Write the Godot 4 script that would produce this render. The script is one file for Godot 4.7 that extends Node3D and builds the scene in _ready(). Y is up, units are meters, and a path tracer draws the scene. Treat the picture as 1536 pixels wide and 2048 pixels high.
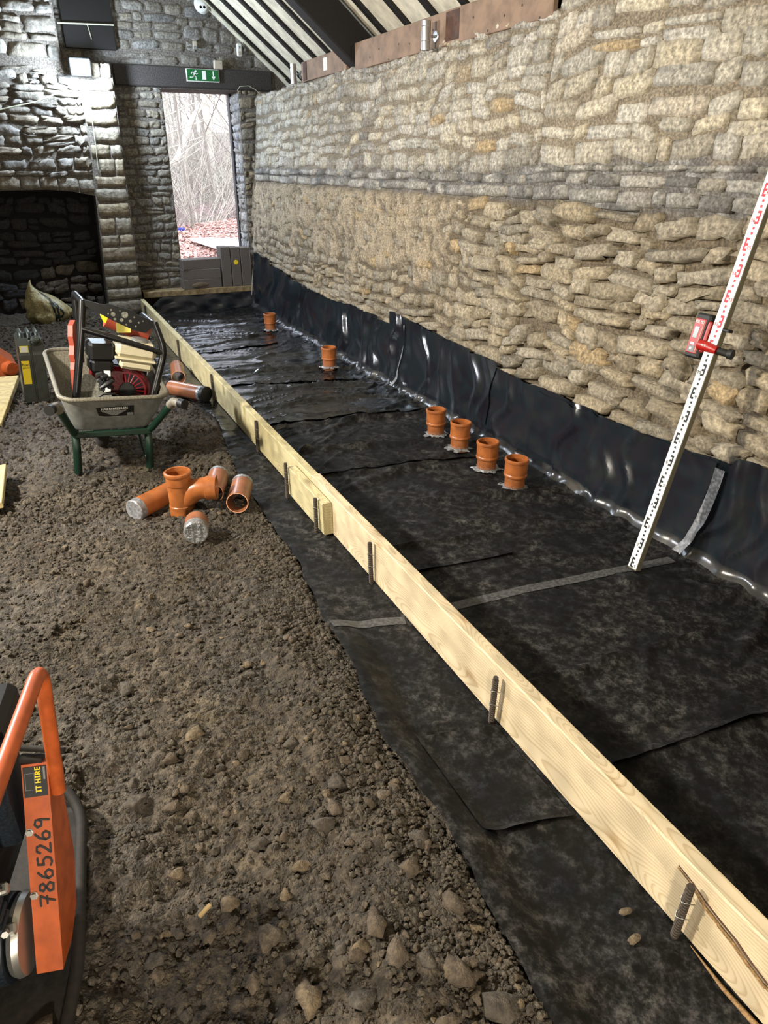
extends Node3D
# A barn under repair: stone walls, a black damp proof membrane behind a timber shutter board, churned soil, drain pipes and tools.

var used := {}
var M := {}
var T := {}
var nz := FastNoiseLite.new()
var nf := FastNoiseLite.new()

const ROOF_X := 3.07
const ROOF_Y := 2.447

func _ready() -> void:
	# ---- camera, sky, large lights, exposure
	var cam := Camera3D.new()
	cam.name = "camera"
	add_child(cam)
	cam.keep_aspect = Camera3D.KEEP_HEIGHT
	cam.fov = 71.593
	cam.near = 0.05
	cam.far = 200.0
	cam.position = Vector3(0, 1.6, 0)
	cam.rotation_degrees = Vector3(-26.046, -25.326, 0)
	cam.current = true
	var env := Environment.new()
	env.tonemap_mode = Environment.TONE_MAPPER_LINEAR
	env.tonemap_exposure = 1.04
	env.background_mode = Environment.BG_SKY
	var sky := Sky.new()
	var psm := ProceduralSkyMaterial.new()
	psm.sky_top_color = Color(0.86, 0.89, 0.96)
	psm.sky_horizon_color = Color(0.95, 0.95, 0.98)
	psm.ground_bottom_color = Color(0.35, 0.32, 0.30)
	psm.ground_horizon_color = Color(0.75, 0.74, 0.74)
	psm.sky_energy_multiplier = 2.35
	psm.ground_energy_multiplier = 1.0
	psm.sun_angle_max = 0.0
	sky.sky_material = psm
	env.sky = sky
	env.ambient_light_source = Environment.AMBIENT_SOURCE_DISABLED
	env.sdfgi_enabled = true
	env.ssao_enabled = true
	env.ssil_enabled = true
	var we := WorldEnvironment.new()
	we.name = "world_environment"
	we.environment = env
	add_child(we)
	nz.seed = 11
	nz.noise_type = FastNoiseLite.TYPE_SIMPLEX_SMOOTH
	nz.frequency = 1.0
	nz.fractal_octaves = 3
	nf.seed = 77
	nf.noise_type = FastNoiseLite.TYPE_SIMPLEX_SMOOTH
	nf.frequency = 1.0
	nf.fractal_type = FastNoiseLite.FRACTAL_NONE
	make_textures()
	make_materials()
	# ---- structure
	build_shell()
	build_right_wall()
	build_end_wall()
	build_chimney()
	build_roof()
	build_soil()
	# ---- objects
	build_membrane()
	build_shutter_boards()
	build_drain_risers()
	build_loose_pipes()
	build_wheelbarrow()
	build_engine_unit()
	build_jerry_can()
	build_sack()
	build_left_edge_things()
	build_compactor()
	build_staff()
	build_sill_things()
	build_wall_fittings()
	build_site_lamps()
	build_loose_stones()
	build_outdoors()

# ------------------------------------------------------------------ helpers
func numbered(n: String) -> String:
	if not used.has(n):
		used[n] = 0
		return n
	used[n] += 1
	return "%s_%03d" % [n, used[n]]

func tag(o: Node, label: String, category: String, group := "") -> void:
	o.set_meta("label", label)
	o.set_meta("category", category)
	if group != "":
		o.set_meta("group", group)

func thing(called: String, label: String, category: String, at := Vector3.ZERO, turn := 0.0, group := "") -> Node3D:
	var o := Node3D.new()
	o.name = numbered(called)
	add_child(o)
	o.position = at
	o.rotation.y = turn
	tag(o, label, category, group)
	return o

func structure(called: String, at := Vector3.ZERO) -> Node3D:
	var o := Node3D.new()
	o.name = numbered(called)
	add_child(o)
	o.position = at
	o.set_meta("kind", "structure")
	return o

func put(parent: Node, called: String, mesh: Mesh, m: Material, xf := Transform3D()) -> MeshInstance3D:
	var o := MeshInstance3D.new()
	o.mesh = mesh
	o.material_override = m
	var key := "%d/%s" % [parent.get_instance_id(), called]
	if parent == self:
		o.name = numbered(called)
	elif used.has(key):
		used[key] += 1
		o.name = "%s_%03d" % [called, used[key]]
	else:
		used[key] = 0
		o.name = called
	parent.add_child(o, true)
	o.transform = xf
	o.cast_shadow = GeometryInstance3D.SHADOW_CASTING_SETTING_ON
	return o

func mb() -> SurfaceTool:
	var st := SurfaceTool.new()
	st.begin(Mesh.PRIMITIVE_TRIANGLES)
	st.set_smooth_group(-1)
	st.set_color(Color.WHITE)
	return st

func done(st: SurfaceTool) -> ArrayMesh:
	st.generate_normals()
	return st.commit()

func make(parent: Node, called: String, st: SurfaceTool, m: Material, xf := Transform3D()) -> MeshInstance3D:
	return put(parent, called, done(st), m, xf)

func tri(st: SurfaceTool, a: Vector3, b: Vector3, c: Vector3, out: Vector3) -> void:
	if (c - a).cross(b - a).dot(out) < 0.0:
		var t := b
		b = c
		c = t
	st.add_vertex(a)
	st.add_vertex(b)
	st.add_vertex(c)

func quad(st: SurfaceTool, a: Vector3, b: Vector3, c: Vector3, d: Vector3, out: Vector3) -> void:
	tri(st, a, b, c, out)
	tri(st, a, c, d, out)

func at(p: Vector3, turn := Vector3.ZERO) -> Transform3D:
	return Transform3D(Basis.from_euler(turn), p)

# box with bevelled edges
func cbox(st: SurfaceTool, xf: Transform3D, size: Vector3, ch := 0.004) -> void:
	st.set_smooth_group(-1)
	var h := size * 0.5
	ch = minf(ch, minf(h.x, minf(h.y, h.z)) * 0.9)
	var i := h - Vector3(ch, ch, ch)
	for axis in 3:
		var b := (axis + 1) % 3
		var c := (axis + 2) % 3
		for s in [-1.0, 1.0]:
			var pts := []
			for q in [[-1, -1], [1, -1], [1, 1], [-1, 1]]:
				var p := Vector3()
				p[axis] = s * h[axis]
				p[b] = q[0] * i[b]
				p[c] = q[1] * i[c]
				pts.append(xf * p)
			var n := Vector3()
			n[axis] = s
			quad(st, pts[0], pts[1], pts[2], pts[3], xf.basis * n)
		for s in [-1.0, 1.0]:
			for t in [-1.0, 1.0]:
				var pts2 := []
				for e in [-1.0, 1.0]:
					var p1 := Vector3()
					p1[axis] = e * i[axis]
					p1[b] = s * h[b]
					p1[c] = t * i[c]
					var p2 := Vector3()
					p2[axis] = e * i[axis]
					p2[b] = s * i[b]
					p2[c] = t * h[c]
					pts2.append(xf * p1)
					pts2.append(xf * p2)
				var n2 := Vector3()
				n2[b] = s
				n2[c] = t
				quad(st, pts2[0], pts2[1], pts2[3], pts2[2], xf.basis * n2)
	for x in [-1.0, 1.0]:
		for y in [-1.0, 1.0]:
			for z in [-1.0, 1.0]:
				tri(st, xf * Vector3(x * h.x, y * i.y, z * i.z), xf * Vector3(x * i.x, y * h.y, z * i.z), xf * Vector3(x * i.x, y * i.y, z * h.z), xf.basis * Vector3(x, y, z))

func box(parent: Node, called: String, m: Material, p: Vector3, size: Vector3, ch := 0.004, turn := Vector3.ZERO) -> MeshInstance3D:
	var st := mb()
	cbox(st, Transform3D(), size, ch)
	return make(parent, called, st, m, at(p, turn))

# swept tube; radii may vary along it
func tube(st: SurfaceTool, pts: Array, r: float, sides := 10, caps := true, radii := []) -> void:
	var rings := []
	var side := Vector3.ZERO
	for i in pts.size():
		var d: Vector3
		if i == 0:
			d = pts[1] - pts[0]
		elif i == pts.size() - 1:
			d = pts[i] - pts[i - 1]
		else:
			d = (pts[i] - pts[i - 1]).normalized() + (pts[i + 1] - pts[i]).normalized()
		d = d.normalized()
		if side == Vector3.ZERO:
			side = d.cross(Vector3.UP if absf(d.y) < 0.9 else Vector3.RIGHT).normalized()
		else:
			side = (side - d * side.dot(d)).normalized()
		var up := d.cross(side)
		var ring := []
		var rr: float = radii[i] if i < radii.size() else r
		for k in sides:
			var a := TAU * k / sides
			ring.append(pts[i] + (side * cos(a) + up * sin(a)) * rr)
		rings.append(ring)
	st.set_smooth_group(1)
	for i in pts.size() - 1:
		var mid: Vector3 = (pts[i] + pts[i + 1]) * 0.5
		for k in sides:
			var k2 := (k + 1) % sides
			var o: Vector3 = (rings[i][k] + rings[i + 1][k2]) * 0.5 - mid
			quad(st, rings[i][k], rings[i][k2], rings[i + 1][k2], rings[i + 1][k], o)
	st.set_smooth_group(-1)
	if caps:
		for e in [0, pts.size() - 1]:
			var o2: Vector3 = (pts[0] - pts[1]) if e == 0 else (pts[e] - pts[e - 1])
			for k in range(1, sides - 1):
				tri(st, rings[e][0], rings[e][k], rings[e][k + 1], o2)

# round corners of a path
func bend(pts: Array, r: float, n := 5) -> Array:
	var out := [pts[0]]
	for i in range(1, pts.size() - 1):
		var a: Vector3 = pts[i] + (pts[i - 1] - pts[i]).normalized() * r
		var b: Vector3 = pts[i] + (pts[i + 1] - pts[i]).normalized() * r
		for k in n + 1:
			var t := float(k) / n
			out.append(a.lerp(pts[i], t).lerp(pts[i].lerp(b, t), t))
	out.append(pts[-1])
	return out

# profile of (radius, height) turned about the y axis of xf
func lathe(st: SurfaceTool, xf: Transform3D, prof: Array, sides := 28, smooth := false) -> void:
	var mid := Vector2.ZERO
	for p in prof:
		mid += p
	for i in prof.size() - 1:
		st.set_smooth_group(1 if smooth else 2 + i)
		var a: Vector2 = prof[i]
		var b: Vector2 = prof[i + 1]
		var nrm := Vector2(b.y - a.y, a.x - b.x)
		for k in sides:
			var t0 := TAU * k / sides
			var t1 := TAU * (k + 1) / sides
			var p0 := Vector3(a.x * cos(t0), a.y, a.x * sin(t0))
			var p1 := Vector3(a.x * cos(t1), a.y, a.x * sin(t1))
			var q0 := Vector3(b.x * cos(t0), b.y, b.x * sin(t0))
			var q1 := Vector3(b.x * cos(t1), b.y, b.x * sin(t1))
			var tm := (t0 + t1) * 0.5
			var o := xf.basis * Vector3(nrm.x * cos(tm), nrm.y, nrm.x * sin(tm))
			if a.x > 1e-5:
				tri(st, xf * p0, xf * p1, xf * q1, o)
			if b.x > 1e-5:
				tri(st, xf * p0, xf * q1, xf * q0, o)
	st.set_smooth_group(-1)

# polygon in the xy plane of xf, given depth along z
func prism(st: SurfaceTool, xf: Transform3D, poly: PackedVector2Array, depth: float) -> void:
	st.set_smooth_group(-1)
	var ix := Geometry2D.triangulate_polygon(poly)
	var h := depth * 0.5
	for i in range(0, ix.size(), 3):
		for s in [-1.0, 1.0]:
			tri(st, xf * Vector3(poly[ix[i]].x, poly[ix[i]].y, s * h), xf * Vector3(poly[ix[i + 1]].x, poly[ix[i + 1]].y, s * h), xf * Vector3(poly[ix[i + 2]].x, poly[ix[i + 2]].y, s * h), xf.basis * Vector3(0, 0, s))
	var ccw := not Geometry2D.is_polygon_clockwise(poly)
	for i in poly.size():
		var a := poly[i]
		var b := poly[(i + 1) % poly.size()]
		var n := Vector2(b.y - a.y, a.x - b.x) * (1.0 if ccw else -1.0)
		quad(st, xf * Vector3(a.x, a.y, -h), xf * Vector3(b.x, b.y, -h), xf * Vector3(b.x, b.y, h), xf * Vector3(a.x, a.y, h), xf.basis * Vector3(n.x, n.y, 0))

func axis_xf(p: Vector3, dir: Vector3) -> Transform3D:
	var y := dir.normalized()
	var x := y.cross(Vector3.UP if absf(y.y) < 0.95 else Vector3.RIGHT).normalized()
	return Transform3D(Basis(x, y, x.cross(y)), p)

# surface over a grid of points, smooth, with colours and uvs
func sheet(rows: int, cols: int, pos: PackedVector3Array, col: PackedColorArray, uv: PackedVector2Array, up: Vector3) -> ArrayMesh:
	var nrm := PackedVector3Array()
	nrm.resize(pos.size())
	var flip := 0
	for r in rows:
		for c in cols:
			var c0 := pos[r * cols + maxi(c - 1, 0)]
			var c1 := pos[r * cols + mini(c + 1, cols - 1)]
			var r0 := pos[maxi(r - 1, 0) * cols + c]
			var r1 := pos[mini(r + 1, rows - 1) * cols + c]
			var n := (c1 - c0).cross(r1 - r0)
			nrm[r * cols + c] = n.normalized()
			flip += 1 if n.dot(up) > 0.0 else -1
	var sgn := 1.0 if flip > 0 else -1.0
	for i in nrm.size():
		nrm[i] = nrm[i] * sgn
	var idx := PackedInt32Array()
	idx.resize((rows - 1) * (cols - 1) * 6)
	var k := 0
	for r in rows - 1:
		for c in cols - 1:
			var a := r * cols + c
			var b := a + 1
			var d := a + cols
			var e := d + 1
			var q := [a, d, b, b, d, e] if sgn > 0.0 else [a, b, d, b, e, d]
			for j in 6:
				idx[k + j] = q[j]
			k += 6
	var arr := []
	arr.resize(Mesh.ARRAY_MAX)
	arr[Mesh.ARRAY_VERTEX] = pos
	arr[Mesh.ARRAY_NORMAL] = nrm
	if col.size():
		arr[Mesh.ARRAY_COLOR] = col
	if uv.size():
		arr[Mesh.ARRAY_TEX_UV] = uv
	arr[Mesh.ARRAY_INDEX] = idx
	var m := ArrayMesh.new()
	m.add_surface_from_arrays(Mesh.PRIMITIVE_TRIANGLES, arr)
	return m

# irregular lump, about 80 triangles with rough = 1
func rock(seed_: int, fine: bool, jag := 0.25, flat := 0.7) -> ArrayMesh:
	var t := (1.0 + sqrt(5.0)) / 2.0
	var v := [Vector3(-1, t, 0), Vector3(1, t, 0), Vector3(-1, -t, 0), Vector3(1, -t, 0), Vector3(0, -1, t), Vector3(0, 1, t), Vector3(0, -1, -t), Vector3(0, 1, -t), Vector3(t, 0, -1), Vector3(t, 0, 1), Vector3(-t, 0, -1), Vector3(-t, 0, 1)]
	var f := [[0, 11, 5], [0, 5, 1], [0, 1, 7], [0, 7, 10], [0, 10, 11], [1, 5, 9], [5, 11, 4], [11, 10, 2], [10, 7, 6], [7, 1, 8], [3, 9, 4], [3, 4, 2], [3, 2, 6], [3, 6, 8], [3, 8, 9], [4, 9, 5], [2, 4, 11], [6, 2, 10], [8, 6, 7], [9, 8, 1]]
	var st := mb()
	st.set_smooth_group(1 if fine else -1)
	for q in f:
		var abc := [v[q[0]].normalized(), v[q[1]].normalized(), v[q[2]].normalized()]
		var parts := [abc]
		if fine:
			var ab: Vector3 = (abc[0] + abc[1]).normalized()
			var bc: Vector3 = (abc[1] + abc[2]).normalized()
			var ca: Vector3 = (abc[2] + abc[0]).normalized()
			parts = [[abc[0], ab, ca], [abc[1], bc, ab], [abc[2], ca, bc], [ab, bc, ca]]
		for p in parts:
			var w := []
			for e in p:
				var n1 := nf.get_noise_3d(e.x * 1.1 + seed_ * 7.3, e.y * 1.1, e.z * 1.1 + seed_)
				var n2 := nf.get_noise_3d(e.x * 2.7 + seed_ * 3.1, e.y * 2.7 + 9.0, e.z * 2.7)
				var d: Vector3 = e * (1.0 + jag * 1.6 * n1 + jag * 0.7 * n2)
				# knock facets off
				for fc in 3:
					var pn := Vector3(sin(seed_ * 1.7 + fc * 2.1), cos(seed_ * 2.3 + fc * 1.3), sin(seed_ * 0.9 + fc * 3.7)).normalized()
					var over: float = d.dot(pn) - 0.62
					if over > 0.0:
						d -= pn * over * 0.85
				w.append(Vector3(d.x, d.y * flat, d.z))
			tri(st, w[0], w[1], w[2], w[0] + w[1] + w[2])
	return done(st)

# ------------------------------------------------------------------ textures and materials
func grey_tex(size: int, freq: float, octaves: int, seed_: int, lo: float, hi: float, gain := 0.55, kind := 0) -> ImageTexture:
	var n := FastNoiseLite.new()
	n.seed = seed_
	n.frequency = freq
	n.noise_type = FastNoiseLite.TYPE_CELLULAR if kind == 1 else FastNoiseLite.TYPE_SIMPLEX_SMOOTH
	n.fractal_octaves = octaves
	n.fractal_gain = gain
	if kind == 2:
		n.fractal_type = FastNoiseLite.FRACTAL_RIDGED
	var im := n.get_seamless_image(size, size)
	im.convert(Image.FORMAT_L8)
	var d := im.get_data()
	for i in d.size():
		d[i] = int(clampf(lo + (hi - lo) * d[i] / 255.0, 0.0, 1.0) * 255.0)
	return ImageTexture.create_from_image(Image.create_from_data(size, size, false, Image.FORMAT_L8, d))

# two colours mixed by noise
func duo_tex(size: int, freq: float, octaves: int, seed_: int, a: Color, b: Color, lo: float, hi: float) -> ImageTexture:
	var n := FastNoiseLite.new()
	n.seed = seed_
	n.frequency = freq
	n.noise_type = FastNoiseLite.TYPE_SIMPLEX_SMOOTH
	n.fractal_octaves = octaves
	n.fractal_gain = 0.6
	var im := n.get_seamless_image(size, size)
	im.convert(Image.FORMAT_L8)
	var d := im.get_data()
	var o := PackedByteArray()
	o.resize(d.size() * 3)
	for i in d.size():
		var c := a.lerp(b, smoothstep(lo, hi, d[i] / 255.0))
		o[i * 3] = int(c.r * 255.0)
		o[i * 3 + 1] = int(c.g * 255.0)
		o[i * 3 + 2] = int(c.b * 255.0)
	return ImageTexture.create_from_image(Image.create_from_data(size, size, false, Image.FORMAT_RGB8, o))

# sawn softwood: u along the grain, v across; growth rings of a flat sawn face with knots
func wood_tex(seed_: int, light: Color, dark: Color, knots: Array, w := 1024, h := 128) -> ImageTexture:
	var o := PackedByteArray()
	o.resize(w * h * 3)
	var s := float(seed_)
	for y in h:
		for x in w:
			var u := float(x) / w
			var v := float(y) / h
			var ua := u * TAU
			var ring := Vector2(cos(ua), sin(ua))
			var vv := v + 0.05 * nf.get_noise_3d(ring.x * 1.2, ring.y * 1.2, s)
			var stain := 0.0
			for kn in knots:
				var du: float = absf(u - kn.x)
				du = minf(du, 1.0 - du) * 14.0
				var dv: float = (v - kn.y) * 2.6
				var q := du * du + dv * dv
				vv += 0.10 * signf(dv + 0.001) * exp(-q * 2.2)
				stain = maxf(stain, exp(-q * 22.0))
			var dd := 0.45 + 0.55 * nf.get_noise_3d(ring.x * 0.8 + 4.0, ring.y * 0.8, s + 5.0)
			var rr := sqrt((vv - 0.42) * (vv - 0.42) + dd * dd * 0.18)
			var g := rr * 26.0
			g = g - floorf(g)
			var late := smoothstep(0.45, 0.95, g) * (1.0 - smoothstep(0.95, 1.0, g))
			late = late * 0.8 + 0.1 * nf.get_noise_3d(ring.x * 30.0, ring.y * 30.0, v * 60.0 + s)
			var c := light.lerp(dark, clampf(late * 0.55 + stain * 0.9, 0.0, 1.0))
			var mot := 1.0 + 0.10 * nf.get_noise_3d(ring.x * 3.0, ring.y * 3.0, v * 2.0 + s)
			var k := (y * w + x) * 3
			o[k] = int(clampf(c.r * mot, 0.0, 1.0) * 255.0)
			o[k + 1] = int(clampf(c.g * mot, 0.0, 1.0) * 255.0)
			o[k + 2] = int(clampf(c.b * mot, 0.0, 1.0) * 255.0)
	return ImageTexture.create_from_image(Image.create_from_data(w, h, false, Image.FORMAT_RGB8, o))

func make_textures() -> void:
	T.mottle = grey_tex(512, 0.016, 6, 3, 0.42, 1.15, 0.66)
	T.stone_bump = grey_tex(512, 0.014, 6, 5, 0.0, 1.0, 0.66)
	T.fine = grey_tex(512, 0.03, 5, 8, 0.45, 1.12, 0.6)
	T.soil = grey_tex(512, 0.022, 6, 9, 0.15, 1.25, 0.72)
	T.soil_bump = grey_tex(512, 0.05, 5, 12, 0.0, 1.0, 0.7)
	T.dust = grey_tex(512, 0.024, 7, 14, -0.55, 1.45, 0.85)
	T.film_rough = grey_tex(512, 0.01, 5, 15, 0.25, 0.95, 0.6)
	T.film_dull = grey_tex(512, 0.012, 5, 18, 0.55, 1.1, 0.6)
	T.film_bump = grey_tex(512, 0.006, 3, 16, 0.0, 1.0, 0.45)
	T.plaster = grey_tex(256, 0.012, 5, 21, 0.75, 1.1, 0.6)
	T.tool = grey_tex(256, 0.02, 5, 23, 0.6, 1.1, 0.65)
	T.wood_a = wood_tex(3, Color(0.76, 0.70, 0.58), Color(0.57, 0.48, 0.345), [Vector2(0.12, 0.35), Vector2(0.47, 0.62), Vector2(0.8, 0.3)])
	T.wood_b = wood_tex(9, Color(0.72, 0.68, 0.54), Color(0.53, 0.47, 0.34), [Vector2(0.3, 0.6), Vector2(0.71, 0.4)])

func sm(key: String, c: Color, rough: float, metal := 0.0) -> StandardMaterial3D:
	var m := StandardMaterial3D.new()
	m.resource_name = key
	m.albedo_color = c
	m.roughness = rough
	m.metallic = metal
	M[key] = m
	return m

func tri_map(m: StandardMaterial3D, tex: Texture2D, scale: float, bump: Texture2D = null, depth := 0.0) -> void:
	m.uv1_triplanar = true
	m.uv1_world_triplanar = true
	m.uv1_scale = Vector3.ONE * scale
	m.albedo_texture = tex
	if bump:
		m.heightmap_enabled = true
		m.heightmap_texture = bump
		m.heightmap_scale = depth

func make_materials() -> void:
	var m := sm("stone", Color.WHITE, 0.93)
	m.vertex_color_use_as_albedo = true
	tri_map(m, T.mottle, 4.2, T.stone_bump, 0.34)
	m = sm("mortar", Color.WHITE, 0.97)
	m.vertex_color_use_as_albedo = true
	tri_map(m, T.fine, 3.2, T.stone_bump, 0.34)
	m = sm("tooled_stone", Color.WHITE, 0.93)
	m.vertex_color_use_as_albedo = true
	tri_map(m, T.tool, 3.0, T.stone_bump, 0.5)
	m = sm("soil", Color.WHITE, 0.98)
	m.vertex_color_use_as_albedo = true
	tri_map(m, T.soil, 2.2, T.soil_bump, 1.2)
	m = sm("clod", Color.WHITE, 0.97)
	m.vertex_color_use_as_albedo = true
	tri_map(m, T.soil, 7.0, T.soil_bump, 0.35)
	m = sm("film", Color.WHITE, 0.5)
	m.vertex_color_use_as_albedo = true
	m.albedo_texture = T.dust
	m.roughness_texture = T.film_rough
	m.roughness = 0.42
	m.heightmap_enabled = true
	m.heightmap_texture = T.film_bump
	m.heightmap_scale = 0.22
	m.metallic_specular = 0.5
	m = sm("film_clean", Color.WHITE, 0.25)
	m.vertex_color_use_as_albedo = true
	m.metallic_specular = 0.5
	m = sm("film_dusty", Color.WHITE, 0.85)
	m.vertex_color_use_as_albedo = true
	m.albedo_texture = T.dust
	m.roughness_texture = T.film_dull
	m.metallic_specular = 0.34
	m.heightmap_enabled = true
	m.heightmap_texture = T.film_bump
	m.heightmap_scale = 0.2
	m = sm("duct_tape", Color(0.62, 0.63, 0.65), 0.42, 0.1)
	tri_map(m, T.fine, 3.0)
	m = sm("dusty_tape", Color(0.36, 0.36, 0.36), 0.6, 0.1)
	tri_map(m, T.fine, 3.0)
	m = sm("foil_tape", Color(0.68, 0.69, 0.70), 0.36, 0.35)
	tri_map(m, T.fine, 9.0, T.film_bump, 0.5)
	m = sm("shutter_wood", Color.WHITE, 0.72)
	m.albedo_texture = T.wood_a
	m = sm("shutter_wood_green", Color(0.98, 0.98, 0.95), 0.74)
	m.albedo_texture = T.wood_b
	m = sm("plywood", Color(1.0, 0.96, 0.86), 0.75)
	m.albedo_texture = T.wood_b
	m = sm("split_wood", Color(0.66, 0.52, 0.34), 0.75)
	tri_map(m, T.fine, 8.0)
	m = sm("rebar", Color(0.33, 0.29, 0.25), 0.62, 0.25)
	tri_map(m, T.fine, 12.0)
	sm("wire", Color(0.62, 0.61, 0.58), 0.4, 0.8)
	m = sm("clay_plastic", Color(0.64, 0.375, 0.19), 0.36)
	tri_map(m, T.plaster, 3.0)
	m = sm("clay_plastic_dusty", Color(0.68, 0.45, 0.31), 0.55)
	tri_map(m, T.fine, 6.0)
	m = sm("clay_plastic_dull", Color(0.58, 0.37, 0.25), 0.36)
	tri_map(m, T.plaster, 3.0)
	sm("pipe_cut_edge", Color(0.85, 0.62, 0.48), 0.6)
	sm("rubber", Color(0.02, 0.02, 0.022), 0.55)
	m = sm("black_paint", Color(0.045, 0.05, 0.06), 0.32)
	tri_map(m, T.plaster, 6.0)
	m = sm("black_plastic", Color(0.04, 0.04, 0.045), 0.45)
	tri_map(m, T.fine, 9.0)
	m = sm("orange_paint", Color(0.72, 0.34, 0.15), 0.40)
	tri_map(m, T.plaster, 5.0)
	m = sm("machine_steel", Color(0.16, 0.20, 0.24), 0.5, 0.35)
	tri_map(m, T.fine, 7.0)
	m = sm("dirty_steel", Color(0.14, 0.12, 0.10), 0.8, 0.1)
	tri_map(m, T.mottle, 5.0)
	sm("zinc", Color(0.66, 0.66, 0.64), 0.4, 0.85)
	sm("brushed_steel", Color(0.72, 0.72, 0.72), 0.3, 0.9)
	m = sm("galvanised", Color(0.50, 0.51, 0.50), 0.55, 0.15)
	tri_map(m, T.plaster, 5.0)
	m = sm("rim_steel", Color(0.56, 0.54, 0.48), 0.6, 0.2)
	tri_map(m, T.fine, 6.0)
	m = sm("green_paint", Color(0.03, 0.19, 0.13), 0.45)
	tri_map(m, T.fine, 8.0)
	m = sm("engine_red", Color(0.40, 0.03, 0.07), 0.35)
	tri_map(m, T.plaster, 6.0)
	sm("cream_paint", Color(0.74, 0.71, 0.60), 0.4)
	m = sm("plate_grey", Color(0.55, 0.55, 0.50), 0.6)
	tri_map(m, T.mottle, 8.0)
	sm("signal_red", Color(0.54, 0.22, 0.15), 0.5)
	sm("wood_chip", Color(0.60, 0.51, 0.34), 0.8)
	sm("yellow", Color(0.90, 0.80, 0.10), 0.55)
	sm("pale_yellow", Color(0.88, 0.84, 0.42), 0.6)
	m = sm("olive_paint", Color(0.20, 0.22, 0.19), 0.42)
	tri_map(m, T.plaster, 5.0)
	sm("white_plastic", Color(0.82, 0.82, 0.80), 0.45)
	sm("cream_plastic", Color(0.66, 0.62, 0.56), 0.5)
	sm("print_black", Color(0.03, 0.03, 0.03), 0.6)
	sm("print_white", Color(0.86, 0.87, 0.86), 0.55)
	sm("print_red", Color(0.80, 0.08, 0.16), 0.55)
	sm("print_grey", Color(0.45, 0.46, 0.46), 0.55)
	sm("sign_green", Color(0.05, 0.36, 0.17), 0.4)
	sm("tool_red", Color(0.62, 0.09, 0.07), 0.4)
	sm("tool_grey", Color(0.09, 0.10, 0.10), 0.6)
	sm("display", Color(0.45, 0.50, 0.46), 0.25)
	sm("staff_metal", Color(0.44, 0.42, 0.35), 0.5, 0.4)
	sm("lens_black", Color(0.01, 0.01, 0.012), 0.1)
	m = sm("roof_board", Color(0.86, 0.83, 0.74), 0.9)
	tri_map(m, T.plaster, 2.0)
	m = sm("old_lintel", Color(0.26, 0.24, 0.23), 0.8)
	tri_map(m, T.fine, 4.0)
	m = sm("dark_oak", Color(0.085, 0.06, 0.05), 0.7)
	tri_map(m, T.fine, 4.0)
	m = sm("wall_plate", Color(0.51, 0.42, 0.345), 0.75)
	tri_map(m, T.plaster, 1.6)
	m = sm("wall_plate_dark", Color(0.32, 0.21, 0.15), 0.75)
	tri_map(m, T.tool, 2.0)
	m = sm("concrete", Color(0.49, 0.45, 0.42), 0.95)
	tri_map(m, T.fine, 8.0, T.soil_bump, 0.3)
	m = sm("plain_stone", Color(0.42, 0.38, 0.32), 0.95)
	tri_map(m, T.mottle, 2.0, T.stone_bump, 1.0)
	m = sm("soot", Color(0.055, 0.052, 0.055), 0.95)
	tri_map(m, T.fine, 3.0)
	m = sm("sack", Color(0.76, 0.71, 0.53), 0.5)
	tri_map(m, T.fine, 5.0, T.film_bump, 0.8)
	sm("sack_stripe", Color(0.04, 0.12, 0.12), 0.55)
	sm("blue", Color(0.10, 0.18, 0.60), 0.5)
	m = sm("cable_white", Color(0.66, 0.66, 0.58), 0.5)
	m = sm("oak_sill", Color(0.58, 0.50, 0.36), 0.8)
	tri_map(m, T.tool, 3.0)
	m = sm("bark", Color(0.52, 0.49, 0.45), 0.9)
	m = sm("pale_bark", Color(0.74, 0.72, 0.66), 0.9)
	m = sm("leaf_litter", Color.WHITE, 0.95)
	m.vertex_color_use_as_albedo = true
	tri_map(m, T.soil, 1.3)
	m = sm("chip", Color.WHITE, 0.9)
	m.vertex_color_use_as_albedo = true
	for k in 4:
		m = sm("loose_stone_%d" % k, [Color(0.43, 0.38, 0.32), Color(0.39, 0.34, 0.28), Color(0.48, 0.42, 0.33), Color(0.36, 0.33, 0.29)][k], 0.95)
		tri_map(m, T.mottle, 6.0, T.soil_bump, 0.4)

# ------------------------------------------------------------------ masonry
# rows of stones between u0..u1 and v0..v1: each [u, v, w, h, turn]
func courses(u0: float, u1: float, v0: float, v1: float, hmin: float, hmax: float, wmin: float, wmax: float, gap: float, seed_: int, wave := 0.012) -> Array:
	var r := RandomNumberGenerator.new()
	r.seed = seed_
	var out := []
	var v := v0
	while v < v1 - 0.02:
		var h := r.randf_range(hmin, hmax)
		if v + h > v1 - hmin * 0.6:
			h = v1 - v
		var u := u0 - r.randf() * wmin
		while u < u1:
			var w := r.randf_range(wmin, wmax) * (1.0 if r.randf() < 0.8 else 0.6)
			var a := maxf(u, u0)
			var b := minf(u + w, u1)
			if b - a > 0.04:
				var wv := wave * nf.get_noise_2d((a + b) * 0.6, v * 3.0 + seed_) * 2.0
				var tilt := wave * 1.2 * nf.get_noise_2d((a + b) * 0.9 + 31.0, v * 2.0 + seed_)
				if h > hmin * 1.6 and r.randf() < 0.16:
					var s := r.randf_range(0.4, 0.6)
					out.append([(a + b) * 0.5, v + h * s * 0.5 + wv, b - a - gap, h * s - gap, tilt])
					out.append([(a + b) * 0.5, v + h * (1.0 + s) * 0.5 + wv, b - a - gap, h * (1.0 - s) - gap, tilt])
				else:
					out.append([(a + b) * 0.5, v + h * 0.5 + wv, b - a - gap, (h - gap) * r.randf_range(0.88, 1.06), tilt])
			u += w
		v += h
	return out

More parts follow.
